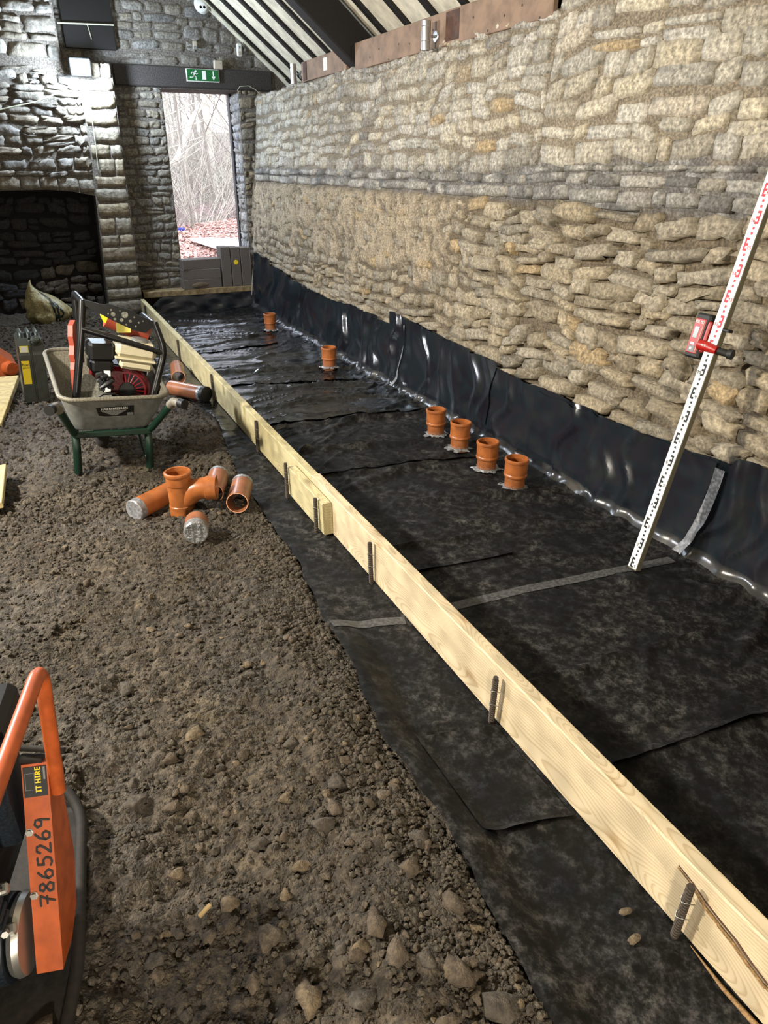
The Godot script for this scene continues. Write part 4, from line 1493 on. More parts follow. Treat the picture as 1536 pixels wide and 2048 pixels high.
func build_loose_pipes() -> void:
	var up := Vector3(0, 0.058, 0)
	# by the board, on the sheet
	lying_pipe("pipe_offcut", "orange pipe with an open end lying by the greenish board", Vector3(0.905, 0.062, -5.78), Vector3(0.955, 0.066, -6.12), M.clay_plastic_dull)
	var b0 := Vector3(0.80, 0.062, -5.52)
	var b1 := Vector3(1.0, 0.062, -5.22)
	var o := lying_pipe("pipe_offcut", "orange pipe lying against the board with a black end cap", b0, b1, M.clay_plastic_dull)
	var st := mb()
	var xf := axis_xf(b1 - b0, b1 - b0)
	lathe(st, xf, [Vector2(0.0565, -0.055), Vector2(0.0565, -0.025)], 28)
	make(o, "tape_band", st, M.foil_tape)
	st = mb()
	lathe(st, xf, [Vector2(0.058, -0.028), Vector2(0.060, -0.024), Vector2(0.060, 0.006), Vector2(0.054, 0.009), Vector2(0, 0.009)], 28)
	make(o, "end_cap", st, M.rubber)
	# in front of the wheelbarrow
	var y := soil_y(0.24, -3.45) + 0.055
	var c0 := Vector3(0.50, y, -3.60)
	var c1 := Vector3(0.235, y, -3.40)
	o = lying_pipe("pipe_offcut", "orange pipe on the soil with grey taped end facing the camera", c0, c1, M.clay_plastic)
	taped_end(o, axis_xf(c1 - c0, c1 - c0), 0.055, M.duct_tape)
	y = soil_y(0.74, -3.4) + 0.055
	var d0 := Vector3(0.712, y, -3.225)
	var d1 := Vector3(0.800, y, -3.45)
	o = lying_pipe("pipe_offcut", "brown pipe lying at the sheet edge, open end towards the camera", d0, d1, M.clay_plastic_dull)
	taped_end(o, axis_xf(d1 - d0, d1 - d0), 0.055, M.foil_tape, 0.03)
	var e0 := Vector3(0.628, y, -3.395)
	var e1 := Vector3(0.715, y, -3.62)
	o = lying_pipe("pipe_offcut", "brown pipe partly hidden behind the branch fitting, its end open", e0, e1, M.clay_plastic_dull)
	taped_end(o, axis_xf(e1 - e0, e1 - e0), 0.055, M.foil_tape, 0.03)
	y = soil_y(0.46, -3.03) + 0.054
	var f1 := Vector3(0.455, y + 0.004, -2.985)
	var f0 := Vector3(0.485, y - 0.002, -3.11)
	o = thing("pipe_offcut", "short pipe stub on the soil, its silver taped end facing the camera", "pipe", f0, 0.0, "loose orange drain pipe pieces")
	st = mb()
	hollow(st, axis_xf(Vector3.ZERO, f1 - f0), 0.055, f0.distance_to(f1))
	make(o, "pipe", st, M.clay_plastic_dull)
	taped_end(o, axis_xf(f1 - f0, f1 - f0), 0.055, M.foil_tape, 0.05, true)
	# branch fitting standing on end
	var g := Vector3(0.462, soil_y(0.462, -3.36) - 0.004, -3.36)
	o = thing("branch_fitting", "orange drain branch fitting standing upright on the soil", "pipe fitting", g, 0.0)
	st = mb()
	lathe(st, Transform3D(), [Vector2(0.0, 0.03), Vector2(0.0555, 0.03), Vector2(0.0555, 0.236), Vector2(0.061, 0.238), Vector2(0.067, 0.234), Vector2(0.068, 0.225), Vector2(0.065, 0.216), Vector2(0.0625, 0.214), Vector2(0.0620, 0.172), Vector2(0.0590, 0.165), Vector2(0.0585, 0.062), Vector2(0.0615, 0.058), Vector2(0.0615, 0.0), Vector2(0.055, 0.0)], 36)
	make(o, "body", st, M.clay_plastic)
	var dir := Vector3(0.93, 0, 0.36)
	var path := []
	for k in 9:
		var f := k / 8.0
		var ang := lerpf(deg_to_rad(52.0), 0.0, smoothstep(0.35, 1.0, f))
		var prev: Vector3 = path[-1] if path.size() else Vector3(0, 0.055, 0) - dir * 0.0
		path.append(prev + (dir * cos(ang) + Vector3.UP * sin(ang)) * (0.022 if k else 0.0))
	st = mb()
	tube(st, path, 0.054, 28, false)
	make(o, "branch", st, M.clay_plastic)
	st = mb()
	lathe(st, axis_xf(path[-1] - dir * 0.012, dir), [Vector2(0.0545, 0.0), Vector2(0.0595, 0.004), Vector2(0.0605, 0.055), Vector2(0.056, 0.055), Vector2(0.055, 0.0)], 30)
	make(o, "branch_socket", st, M.clay_plastic)
	# flecks of rubble on the sheet
	var fl := [[0.985, -0.745, 0.014, "pale stone chip on the black sheet, farther of the two"], [0.955, -0.685, 0.016, "pale stone chip on the black sheet, nearer of the two"]]
	for k in 2:
		var s := put(self, "stone_chip", rock(500 + k, true, 0.2, 0.6), M.loose_stone_2, Transform3D(Basis.from_euler(Vector3(0, k * 1.2 + 0.4, 0)).scaled(Vector3(1.25, 0.8, 0.75) * fl[k][2]), Vector3(fl[k][0], film_y(fl[k][0], fl[k][1]) + 0.008, fl[k][1])))
		tag(s, fl[k][3], "stone", "stone chips on the sheet")
	var ch := box(self, "wood_chip", M.wood_chip, Vector3(0.085, soil_y(0.085, -1.165) + 0.014, -1.165), Vector3(0.035, 0.006, 0.010), 0.001, Vector3(0, 0.5, 0.1))
	tag(ch, "small pale wood chip on the dark soil right of the compactor", "wood chip")

# ------------------------------------------------------------------ wheelbarrow
func round_rect(x0: float, x1: float, z0: float, z1: float, r: float) -> Array:
	var out := []
	for c in [[x1 - r, z1 - r, 0.0], [x0 + r, z1 - r, 0.5], [x0 + r, z0 + r, 1.0], [x1 - r, z0 + r, 1.5]]:
		for k in 7:
			var a: float = c[2] * PI + PI * 0.5 * k / 6.0
			out.append(Vector2(c[0] + r * cos(a), c[1] + r * sin(a)))
	return out

func lettering(parent: Node, s: String, height: float, m: Material, xf: Transform3D, thick := 0.0006) -> void:
	var tm := TextMesh.new()
	var f := SystemFont.new()
	f.font_names = PackedStringArray(["Droid Sans"])
	f.font_weight = 700
	tm.font = f
	tm.text = s
	tm.font_size = 48
	tm.pixel_size = height / 36.0
	tm.depth = thick
	tm.curve_step = 2.0
	put(parent, "lettering", tm, m, xf)

func build_wheelbarrow() -> void:
	var o := thing("wheelbarrow", "grey galvanised wheelbarrow with green frame holding a petrol engine", "wheelbarrow", Vector3(0.217, -0.004, -4.10), 0.05)
	o.rotation.z = -0.10
	var levels := [[0.0, 0.0], [0.06, 0.10], [0.5, 0.55], [1.0, 1.0]]
	var rings := []
	for l in levels:
		var t: float = l[1]
		var rr := round_rect(lerpf(-0.19, -0.265, t), lerpf(0.20, 0.300, t), lerpf(-0.50, -0.74, t), lerpf(0.00, 0.11, t), lerpf(0.05, 0.085, t))
		var ring := []
		for p in rr:
			ring.append(Vector3(p.x, 0.265 + l[0] * (0.205 - 0.11 * (p.y - 0.1)), p.y))
		rings.append(ring)
	for side in 2:
		var st := mb()
		st.set_smooth_group(1)
		var off := 0.0 if side == 0 else 0.004
		for i in rings.size() - 1:
			for k in rings[i].size():
				var k2: int = (k + 1) % rings[i].size()
				var c := Vector3(0, 0.36, -0.3)
				var P := [rings[i][k], rings[i][k2], rings[i + 1][k2], rings[i + 1][k]]
				for e in 4:
					P[e] = P[e] + (c - P[e]).normalized() * off
				var m: Vector3 = (P[0] + P[2]) * 0.5
				quad(st, P[0], P[1], P[2], P[3], (m - c) * (1.0 if side == 0 else -1.0))
		for k in range(1, rings[0].size() - 1):
			tri(st, rings[0][0], rings[0][k], rings[0][k + 1], Vector3.UP * (-1.0 if side == 0 else 1.0))
		make(o, "tray" if side == 0 else "tray_lining", st, M.galvanised if side == 0 else M.rim_steel)
	var st2 := mb()
	var rim: Array = rings[3].duplicate()
	rim.append(rim[0])
	rim.append(rim[1])
	tube(st2, rim, 0.013, 8, false)
	make(o, "rim", st2, M.rim_steel)
	for s in [-1.0, 1.0]:
		var fr := mb()
		tube(fr, bend([Vector3(0.10 * s, 0.17, -0.62), Vector3(0.185 * s, 0.245, -0.30), Vector3(0.20 * s, 0.25, 0.02), Vector3(0.285 * s, 0.450, 0.20)], 0.05), 0.020, 12)
		make(o, "frame_tube", fr, M.green_paint)
		var gp := mb()
		tube(gp, [Vector3(0.280 * s, 0.440, 0.190), Vector3(0.295 * s, 0.468, 0.215), Vector3(0.325 * s, 0.472, 0.28)], 0.024, 12)
		make(o, "grip_sleeve", gp, M.rim_steel)
		var ge := mb()
		tube(ge, [Vector3(0.318 * s, 0.471, 0.262), Vector3(0.335 * s, 0.473, 0.300)], 0.026, 12)
		make(o, "grip_end", ge, M.rubber)
		var lg := mb()
		tube(lg, bend([Vector3(0.195 * s, 0.25, -0.02), Vector3(0.195 * s, 0.18, 0.01), Vector3(0.197 * s, 0.018, 0.0)], 0.03), 0.022, 12)
		make(o, "leg", lg, M.green_paint)
		var lb := mb()
		tube(lb, [Vector3(0.20 * s, 0.015, 0.0), Vector3(0.18 * s, 0.10, -0.10), Vector3(0.165 * s, 0.24, -0.20)], 0.009, 8)
		make(o, "leg_brace", lb, M.green_paint)
	var cb := mb()
	cbox(cb, at(Vector3(0, 0.247, 0.015)), Vector3(0.42, 0.034, 0.03), 0.006)
	make(o, "cross_bar", cb, M.green_paint)
	var wh := mb()
	var wx := Transform3D(Basis(Vector3(0, 1, 0), Vector3(1, 0, 0), Vector3(0, 0, -1)), Vector3(-0.035, 0.178, -0.50))
	lathe(wh, wx, [Vector2(0.10, 0.0), Vector2(0.125, -0.004), Vector2(0.165, 0.008), Vector2(0.176, 0.025), Vector2(0.176, 0.045), Vector2(0.165, 0.062), Vector2(0.125, 0.074), Vector2(0.10, 0.07)], 32, true)
	make(o, "tyre", wh, M.dirty_steel)
	var hb := mb()
	lathe(hb, wx, [Vector2(0.0, 0.02), Vector2(0.105, 0.02), Vector2(0.105, 0.05), Vector2(0.0, 0.05)], 24)
	make(o, "hub", hb, M.zinc)
	# maker's label
	var lx := at(Vector3(0.010, 0.388, 0.0775), Vector3(0.44, 0, 0.03))
	var lb2 := mb()
	prism(lb2, lx, PackedVector2Array([Vector2(-0.10, 0.032), Vector2(0.098, 0.036), Vector2(0.098, -0.036), Vector2(-0.055, -0.030), Vector2(-0.086, -0.022)]), 0.0012)
	make(o, "label", lb2, M.print_black)
	var lw := mb()
	prism(lw, lx * at(Vector3(0, 0, 0.001)), PackedVector2Array([Vector2(-0.075, 0.008), Vector2(0.060, 0.008), Vector2(0.004, -0.027), Vector2(-0.012, -0.027)]), 0.001)
	cbox(lw, lx * at(Vector3(-0.008, 0.040, 0.001)), Vector3(0.07, 0.004, 0.001), 0.0002)
	cbox(lw, lx * at(Vector3(-0.005, -0.036, 0.001)), Vector3(0.065, 0.003, 0.001), 0.0002)
	cbox(lw, lx * at(Vector3(-0.005, 0.012, 0.001)), Vector3(0.06, 0.004, 0.001), 0.0002)
	cbox(lw, lx * at(Vector3(0.078, -0.023, 0.001)), Vector3(0.032, 0.019, 0.001), 0.0002)
	make(o, "label_print", lw, M.print_grey)
	lettering(o, "HAEMMERLIN", 0.016, M.print_white, lx * at(Vector3(-0.005, 0.0225, 0.0012)))

# ------------------------------------------------------------------ engine unit lying in the barrow
func build_engine_unit() -> void:
	var B := Vector3(0.30, 0.275, -4.35)
	var o := thing("petrol_engine_unit", "red petrol engine in a black tube frame tipped into the wheelbarrow", "engine", B)
	var w := Transform3D(Basis(), -B)
	var back := Vector3(-0.02, -0.01, -0.34)
	for h in [[Vector3(0.055, 0.30, -4.19), Vector3(0.185, 0.80, -4.24), Vector3(0.215, 0.945, -4.27)], [Vector3(0.465, 0.30, -4.19), Vector3(0.605, 0.64, -4.24), Vector3(0.572, 0.795, -4.27)]]:
		var st := mb()
		var pts: Array = bend([h[0], h[1], h[2]], 0.06)
		tube(st, pts, 0.021, 12)
		make(o, "frame_post", st, M.black_paint, w)
		st = mb()
		tube(st, bend([h[2] - Vector3(0, 0.02, 0), h[2] + Vector3(0, -0.015, -0.05), h[2] + back, h[1] + back + Vector3(0.0, -0.25, 0.0)], 0.04), 0.018, 10)
		make(o, "frame_hoop", st, M.black_paint, w)
	var st2 := mb()
	var tilt := -0.38
	var px := at(Vector3(0.385, 0.845, -4.255), Vector3(0, 0, tilt))
	prism(st2, px, PackedVector2Array([Vector2(-0.19, 0.035), Vector2(-0.085, 0.040), Vector2(-0.07, 0.052), Vector2(0.06, 0.055), Vector2(0.09, 0.040), Vector2(0.19, 0.030), Vector2(0.19, 0.0), Vector2(0.16, -0.045), Vector2(0.10, -0.050), Vector2(-0.02, -0.030), Vector2(-0.10, -0.012), Vector2(-0.19, 0.008)]), 0.008)
	make(o, "cross_plate", st2, M.black_paint, w)
	for e in [[-0.03, 0.005, 0.012], [0.03, 0.02, 0.018], [-0.015, -0.018, 0.007], [0.065, -0.005, 0.008], [-0.045, 0.025, 0.005], [0.0, 0.033, 0.004], [0.08, 0.022, 0.005], [0.11, 0.0, 0.005], [0.10, -0.025, 0.005], [-0.055, 0.0, 0.004], [0.05, -0.03, 0.005], [0.13, 0.015, 0.004], [0.02, -0.012, 0.010]]:
		var ho := mb()
		lathe(ho, px * axis_xf(Vector3(e[0], e[1], 0.004), Vector3(0, 0, 1)), [Vector2(e[2], 0), Vector2(e[2], 0.0012), Vector2(0, 0.0012)], 10)
		make(o, "plate_hole", ho, M.plate_grey, w)
	st2 = mb()
	tube(st2, [Vector3(0.185, 0.80, -4.235), Vector3(0.40, 0.715, -4.21), Vector3(0.592, 0.625, -4.235)], 0.017, 10)
	make(o, "frame_bar", st2, M.black_paint, w)
	# cowl with fan guard
	var cx := at(Vector3(0.368, 0.425, -4.27), Vector3(-0.12, 0.05, -0.2))
	st2 = mb()
	lathe(st2, cx * axis_xf(Vector3(0, 0, -0.07), Vector3(0, 0, 1)), [Vector2(0, 0), Vector2(0.135, 0), Vector2(0.138, 0.05), Vector2(0.12, 0.068), Vector2(0.104, 0.07), Vector2(0.10, 0.06), Vector2(0.0, 0.06)], 32)
	cbox(st2, cx * at(Vector3(-0.10, 0.05, -0.035)), Vector3(0.20, 0.16, 0.08), 0.025)
	make(o, "cowl", st2, M.engine_red, w)
	st2 = mb()
	lathe(st2, cx * axis_xf(Vector3(0, 0, -0.0095), Vector3(0, 0, 1)), [Vector2(0.095, 0), Vector2(0, 0.0)], 28)
	make(o, "flywheel", st2, M.machine_steel, w)
	st2 = mb()
	for k in 22:
		var a := TAU * k / 22.0
		cbox(st2, cx * at(Vector3(cos(a) * 0.072, sin(a) * 0.072, 0.004), Vector3(0, 0, a)), Vector3(0.056, 0.009, 0.008), 0.002)
	lathe(st2, cx * axis_xf(Vector3(0, 0, 0.0), Vector3(0, 0, 1)), [Vector2(0.096, 0), Vector2(0.106, 0.0), Vector2(0.106, 0.010), Vector2(0.096, 0.010)], 30)
	make(o, "fan_guard", st2, M.engine_red, w)
	st2 = mb()
	lathe(st2, cx * axis_xf(Vector3(0, 0, 0.0), Vector3(0, 0, 1)), [Vector2(0.046, 0), Vector2(0.046, 0.010), Vector2(0.040, 0.013), Vector2(0, 0.013)], 24)
	make(o, "hub_cap", st2, M.black_plastic, w)
	st2 = mb()
	tube(st2, [Vector3(0.225, 0.475, -4.185), Vector3(0.262, 0.497, -4.178), Vector3(0.298, 0.512, -4.188)], 0.012, 8, true, [0.010, 0.015, 0.010])
	tube(st2, [Vector3(0.26, 0.495, -4.18), Vector3(0.29, 0.46, -4.21)], 0.008, 6)
	make(o, "pull_handle", st2, M.black_plastic, w)
	box(o, "sticker", M.print_white, Vector3(0.268, 0.50, -4.225) - B, Vector3(0.035, 0.12, 0.003), 0.0005, Vector3(-0.1, 0, -0.15))
	# fuel tank
	var tx := at(Vector3(0.447, 0.645, -4.30), Vector3(0.05, 0, -0.26))
	st2 = mb()
	cbox(st2, tx * at(Vector3(0, 0.010, 0)), Vector3(0.225, 0.095, 0.17), 0.026)
	cbox(st2, tx * at(Vector3(0.0, -0.040, 0)), Vector3(0.225, 0.014, 0.18), 0.005)
	cbox(st2, tx * at(Vector3(0.01, -0.075, 0)), Vector3(0.185, 0.055, 0.15), 0.018)
	make(o, "fuel_tank", st2, M.cream_paint, w)
	st2 = mb()
	lathe(st2, tx * at(Vector3(0.02, 0.047, 0)), [Vector2(0.052, 0), Vector2(0.052, 0.014), Vector2(0.040, 0.024), Vector2(0, 0.026)], 20)
	make(o, "filler_cap", st2, M.zinc, w)
	# air filter and carburettor
	st2 = mb()
	cbox(st2, at(Vector3(0.262, 0.665, -4.30), Vector3(0.05, 0.1, -0.14)), Vector3(0.135, 0.10, 0.15), 0.015)
	cbox(st2, at(Vector3(0.250, 0.585, -4.30), Vector3(0.05, 0.1, -0.14)), Vector3(0.125, 0.085, 0.14), 0.02)
	make(o, "air_filter", st2, M.black_plastic, w)
	st2 = mb()
	for k in 7:
		cbox(st2, at(Vector3(0.235 + 0.018 * (k % 3), 0.545 - 0.013 * k, -4.235 + 0.01 * (k % 2)), Vector3(0.3 * k, 0.4 * k, 0.2)), Vector3(0.04, 0.026, 0.04), 0.006)
	make(o, "carburettor", st2, M.tool_grey, w)
	st2 = mb()
	prism(st2, at(Vector3(0.17, 0.47, -4.245), Vector3(-0.25, 0, 0)), PackedVector2Array([Vector2(-0.05, 0.08), Vector2(0.02, 0.075), Vector2(0.10, -0.03), Vector2(0.13, -0.13), Vector2(-0.09, -0.13)]), 0.012)
	make(o, "base_plate", st2, M.plate_grey, w)
	st2 = mb()
	prism(st2, at(Vector3(0.128, 0.66, -4.34), Vector3(0, 1.0, -0.22)), PackedVector2Array([Vector2(-0.020, 0.14), Vector2(0.008, 0.17), Vector2(0.014, -0.20), Vector2(-0.02, -0.22), Vector2(-0.028, -0.10), Vector2(-0.020, -0.06), Vector2(-0.030, -0.02), Vector2(-0.020, 0.03), Vector2(-0.028, 0.08)]), 0.03)
	make(o, "side_guard", st2, M.signal_red, w)
	st2 = mb()
	tube(st2, [Vector3(0.34, 0.815, -4.46), Vector3(0.555, 0.70, -4.46)], 0.062, 14)
	make(o, "silencer_cover", st2, M.signal_red, w)
	st2 = mb()
	cbox(st2, at(Vector3(0.335, 0.815, -4.44), Vector3(0, 0, 0.3)), Vector3(0.05, 0.06, 0.06), 0.01)
	make(o, "yellow_clip", st2, M.yellow, w)
	box(o, "tag", M.pale_yellow, Vector3(0.415, 0.775, -4.375) - B, Vector3(0.08, 0.085, 0.003), 0.001, Vector3(-0.1, 0.1, -0.1))
	st2 = mb()
	tube(st2, [Vector3(0.20, 0.42, -4.19), Vector3(0.23, 0.445, -4.17), Vector3(0.29, 0.44, -4.17), Vector3(0.33, 0.40, -4.20)], 0.006, 6)
	make(o, "throttle_cable", st2, M.rubber, w)
	box(o, "engine_block", M.machine_steel, Vector3(0.36, 0.42, -4.45) - B, Vector3(0.26, 0.26, 0.18), 0.02, Vector3(0, 0, -0.2))

# ------------------------------------------------------------------ fuel can
func build_jerry_can() -> void:
	var o := thing("jerry_can", "olive metal jerry can with yellow fuel label beside the wheelbarrow", "fuel can", Vector3(-0.152, soil_y(-0.15, -5.88) - 0.002, -5.88), 0.06)
	o.rotation.z = -0.07
	for s in [-1.0, 1.0]:
		var st := mb()
		# half shell: side profile in (z, y), pressed together along a seam
		var pr := PackedVector2Array([Vector2(-0.155, 0.01), Vector2(-0.145, 0.0), Vector2(0.145, 0.0), Vector2(0.158, 0.012), Vector2(0.158, 0.36), Vector2(0.150, 0.385), Vector2(0.150, 0.43), Vector2(0.115, 0.475), Vector2(-0.12, 0.475), Vector2(-0.155, 0.44)])
		var prs := PackedVector2Array()
		for p in pr:
			prs.append(Vector2(-p.x, p.y))
		prism(st, Transform3D(Basis(Vector3(0, 0, -1), Vector3.UP, Vector3(1, 0, 0)), Vector3(s * 0.041, 0, 0)), prs, 0.068)
		var pi := PackedVector2Array()
		for p in prs:
			pi.append(Vector2(p.x * 0.95, 0.235 + (p.y - 0.235) * 0.96))
		prism(st, Transform3D(Basis(Vector3(0, 0, -1), Vector3.UP, Vector3(1, 0, 0)), Vector3(s * 0.044, 0, 0)), pi, 0.082)
		make(o, "half_shell", st, M.olive_paint)
	var sm_ := mb()
	cbox(sm_, at(Vector3(0, 0.235, 0)), Vector3(0.016, 0.46, 0.305), 0.004)
	make(o, "seam", sm_, M.olive_paint)
	for s in [-1.0, 0.0, 1.0]:
		var h := mb()
		tube(h, bend([Vector3(s * 0.052, 0.47, 0.10), Vector3(s * 0.052, 0.505, 0.085), Vector3(s * 0.052, 0.505, -0.085), Vector3(s * 0.052, 0.47, -0.10)], 0.025), 0.013, 10)
		make(o, "carry_handle", h, M.olive_paint)
	var c := mb()
	cbox(c, at(Vector3(0.042, 0.45, 0.135), Vector3(0.7, 0, 0)), Vector3(0.066, 0.05, 0.06), 0.014)
	lathe(c, axis_xf(Vector3(0.042, 0.455, 0.14), Vector3(0, 0.7, 0.7)), [Vector2(0.03, 0.0), Vector2(0.031, 0.03), Vector2(0.022, 0.042), Vector2(0, 0.042)], 18)
	make(o, "cap", c, M.olive_paint)
	c = mb()
	tube(c, [Vector3(0.04, 0.49, 0.17), Vector3(0.072, 0.475, 0.16), Vector3(0.085, 0.445, 0.14)], 0.003, 6)
	make(o, "cap_pin", c, M.zinc)
	var lab := box(o, "label", M.yellow, Vector3(-0.048, 0.235, 0.1585), Vector3(0.052, 0.17, 0.0015), 0.0004)
	lettering(lab, "fuel", 0.019, M.print_black, at(Vector3(0, 0.055, 0.001)))
	lettering(lab, "petrol", 0.012, M.print_black, at(Vector3(0, 0.035, 0.001)))
	var pl := box(o, "label", M.pale_yellow, Vector3(-0.044, 0.40, 0.1512), Vector3(0.058, 0.052, 0.0015), 0.0004)
	box(pl, "panel", M.print_white, Vector3(0, 0, 0.001), Vector3(0.044, 0.038, 0.001), 0.0002)
	box(o, "rust_and_shade_patch", M.wall_plate_dark, Vector3(0.0862, 0.26, 0.0), Vector3(0.001, 0.22, 0.16), 0.0003)  # rust and the shade on this side put into one dark brown patch

# ------------------------------------------------------------------ sack
func build_sack() -> void:
	var o := thing("plastic_sack", "crumpled cream plastic sack with dark green stripe by the fireplace", "sack", Vector3(0.085, soil_y(0.085, -8.62) - 0.01, -8.62))
	for part in 2:
		var pos := PackedVector3Array()
		var rows := 30
		var cols := 49
		for i in rows:
			var v := i / (rows - 1.0)
			for k in cols:
				var a := TAU * (k % (cols - 1)) / (cols - 1.0)
				if part == 1:
					a = lerpf(0.95, 1.35, k / (cols - 1.0)) - 0.15 * v
				var rr := 0.205 * lerpf(0.72, 1.0, smoothstep(0.0, 0.22, v)) * pow(maxf(0.0, 1.0 - pow(v, 1.7)), 0.8)
				rr *= 1.0 + 0.22 * nf.get_noise_3d(cos(a) * 1.6, sin(a) * 1.6, v * 2.0) + 0.10 * absf(nf.get_noise_3d(cos(a) * 4.0, sin(a) * 4.0, v * 6.0))
				rr *= 1.0 + 0.012 * part
				var lean := Vector3(-0.12 * v * v, 0, 0.0)
				pos.append(Vector3(cos(a) * rr * 1.12, 0.0 + v * 0.46 * (1.0 - 0.25 * (cos(a) * 0.5 + 0.5) * v), sin(a) * rr * 0.8) + lean)
		put(o, "bag" if part == 0 else "stripe", sheet(rows, cols, pos, PackedColorArray(), PackedVector2Array(), Vector3.UP if part == 0 else Vector3(0, 0, 1)), M.sack if part == 0 else M.sack_stripe)

# ------------------------------------------------------------------ things cut by the left edge of the view
func build_left_edge_things() -> void:
	var a := put(self, "plywood_sheet", plank_mesh(1.3, 0.045, 1.28, 1.8, 0.2, 0.003), M.plywood, at(Vector3(-0.965, soil_y(-0.5, -5.85) + 0.045, -5.85), Vector3(0, -0.09, 0)))
	tag(a, "pale plywood sheet lying on the soil beside the jerry can", "plywood sheet")
	var b := put(self, "plank_offcut", plank_mesh(0.30, 0.03, 0.55, 1.8, 0.7, 0.003), M.plywood, at(Vector3(-0.492, soil_y(-0.4, -4.0) + 0.055, -3.98), Vector3(0, -0.03, 0.10)))
	tag(b, "small pale board end on the soil in front of the plywood", "board")
	var o := thing("orange_machine", "orange painted machine housing behind the plywood at the left edge", "machine", Vector3(-0.55, soil_y(-0.4, -6.8), -6.75), 0.1)
	var st := mb()
	prism(st, Transform3D(), PackedVector2Array([Vector2(-0.30, 0.02), Vector2(0.25, 0.02), Vector2(0.27, 0.10), Vector2(0.14, 0.22), Vector2(-0.30, 0.26)]), 0.42)
	make(o, "housing", st, M.orange_paint)
	st = mb()
	lathe(st, axis_xf(Vector3(0.20, 0.08, 0.19), Vector3(0.5, 0, 1)), [Vector2(0.06, 0), Vector2(0.06, 0.06), Vector2(0.05, 0.07), Vector2(0, 0.07)], 18)
	make(o, "end_boss", st, M.orange_paint)
	st = mb()
	cbox(st, at(Vector3(0.05, 0.235, 0.0), Vector3(0, 0, -0.12)), Vector3(0.02, 0.03, 0.424), 0.003)
	make(o, "rib", st, M.dirty_steel)
	box(o, "foot", M.dirty_steel, Vector3(0, 0.01, 0), Vector3(0.5, 0.03, 0.36), 0.004)

# ------------------------------------------------------------------ plate compactor in the near left corner
func digits(st: SurfaceTool, xf: Transform3D, ch: String, w: float, h: float, th: float) -> void:
	var D := {
		"7": [[[0.05, 0.95], [0.55, 0.97], [0.95, 0.95], [0.6, 0.5], [0.4, 0.0]], [[0.2, 0.5], [0.85, 0.52]]],
		"8": [[[0.5, 0.52], [0.15, 0.72], [0.3, 0.95], [0.7, 0.95], [0.85, 0.72], [0.5, 0.52], [0.1, 0.3], [0.2, 0.04], [0.75, 0.02], [0.9, 0.28], [0.5, 0.52]]],
		"6": [[[0.7, 1.0], [0.3, 0.7], [0.1, 0.3], [0.3, 0.03], [0.7, 0.03], [0.9, 0.28], [0.7, 0.5], [0.35, 0.48], [0.12, 0.3]]],
		"5": [[[0.85, 0.97], [0.25, 0.95], [0.2, 0.55], [0.6, 0.6], [0.88, 0.38], [0.75, 0.08], [0.4, 0.0], [0.1, 0.1]]],
		"2": [[[0.12, 0.75], [0.3, 0.97], [0.7, 0.95], [0.82, 0.7], [0.5, 0.35], [0.1, 0.03], [0.9, 0.03]]],
		"9": [[[0.85, 0.7], [0.6, 0.5], [0.25, 0.55], [0.12, 0.8], [0.4, 0.98], [0.8, 0.9], [0.86, 0.6], [0.75, 0.0]]]}
	for line in D[ch]:
		var pts := []
		for p in line:
			pts.append(xf * Vector3((p[0] - 0.5) * w, (p[1] - 0.5) * h, 0.0))
		# brushed on: flat strokes with round joints
		var n := (xf.basis * Vector3(0, 0, 1)).normalized()
		for i in pts.size() - 1:
			var d: Vector3 = (pts[i + 1] - pts[i]).normalized()
			var s := n.cross(d) * th * 0.5
			var l := n * 0.0008
			quad(st, pts[i] + s + l, pts[i] - s + l, pts[i + 1] - s + l, pts[i + 1] + s + l, n)
		for p in pts:
			for k in 10:
				var a0 := TAU * k / 10.0
				var a1 := TAU * (k + 1) / 10.0
				var bx := (xf.basis * Vector3(1, 0, 0)).normalized() * th * 0.5
				var by := (xf.basis * Vector3(0, 1, 0)).normalized() * th * 0.5
				tri(st, p + n * 0.0009, p + n * 0.0009 + bx * cos(a0) + by * sin(a0), p + n * 0.0009 + bx * cos(a1) + by * sin(a1), n)

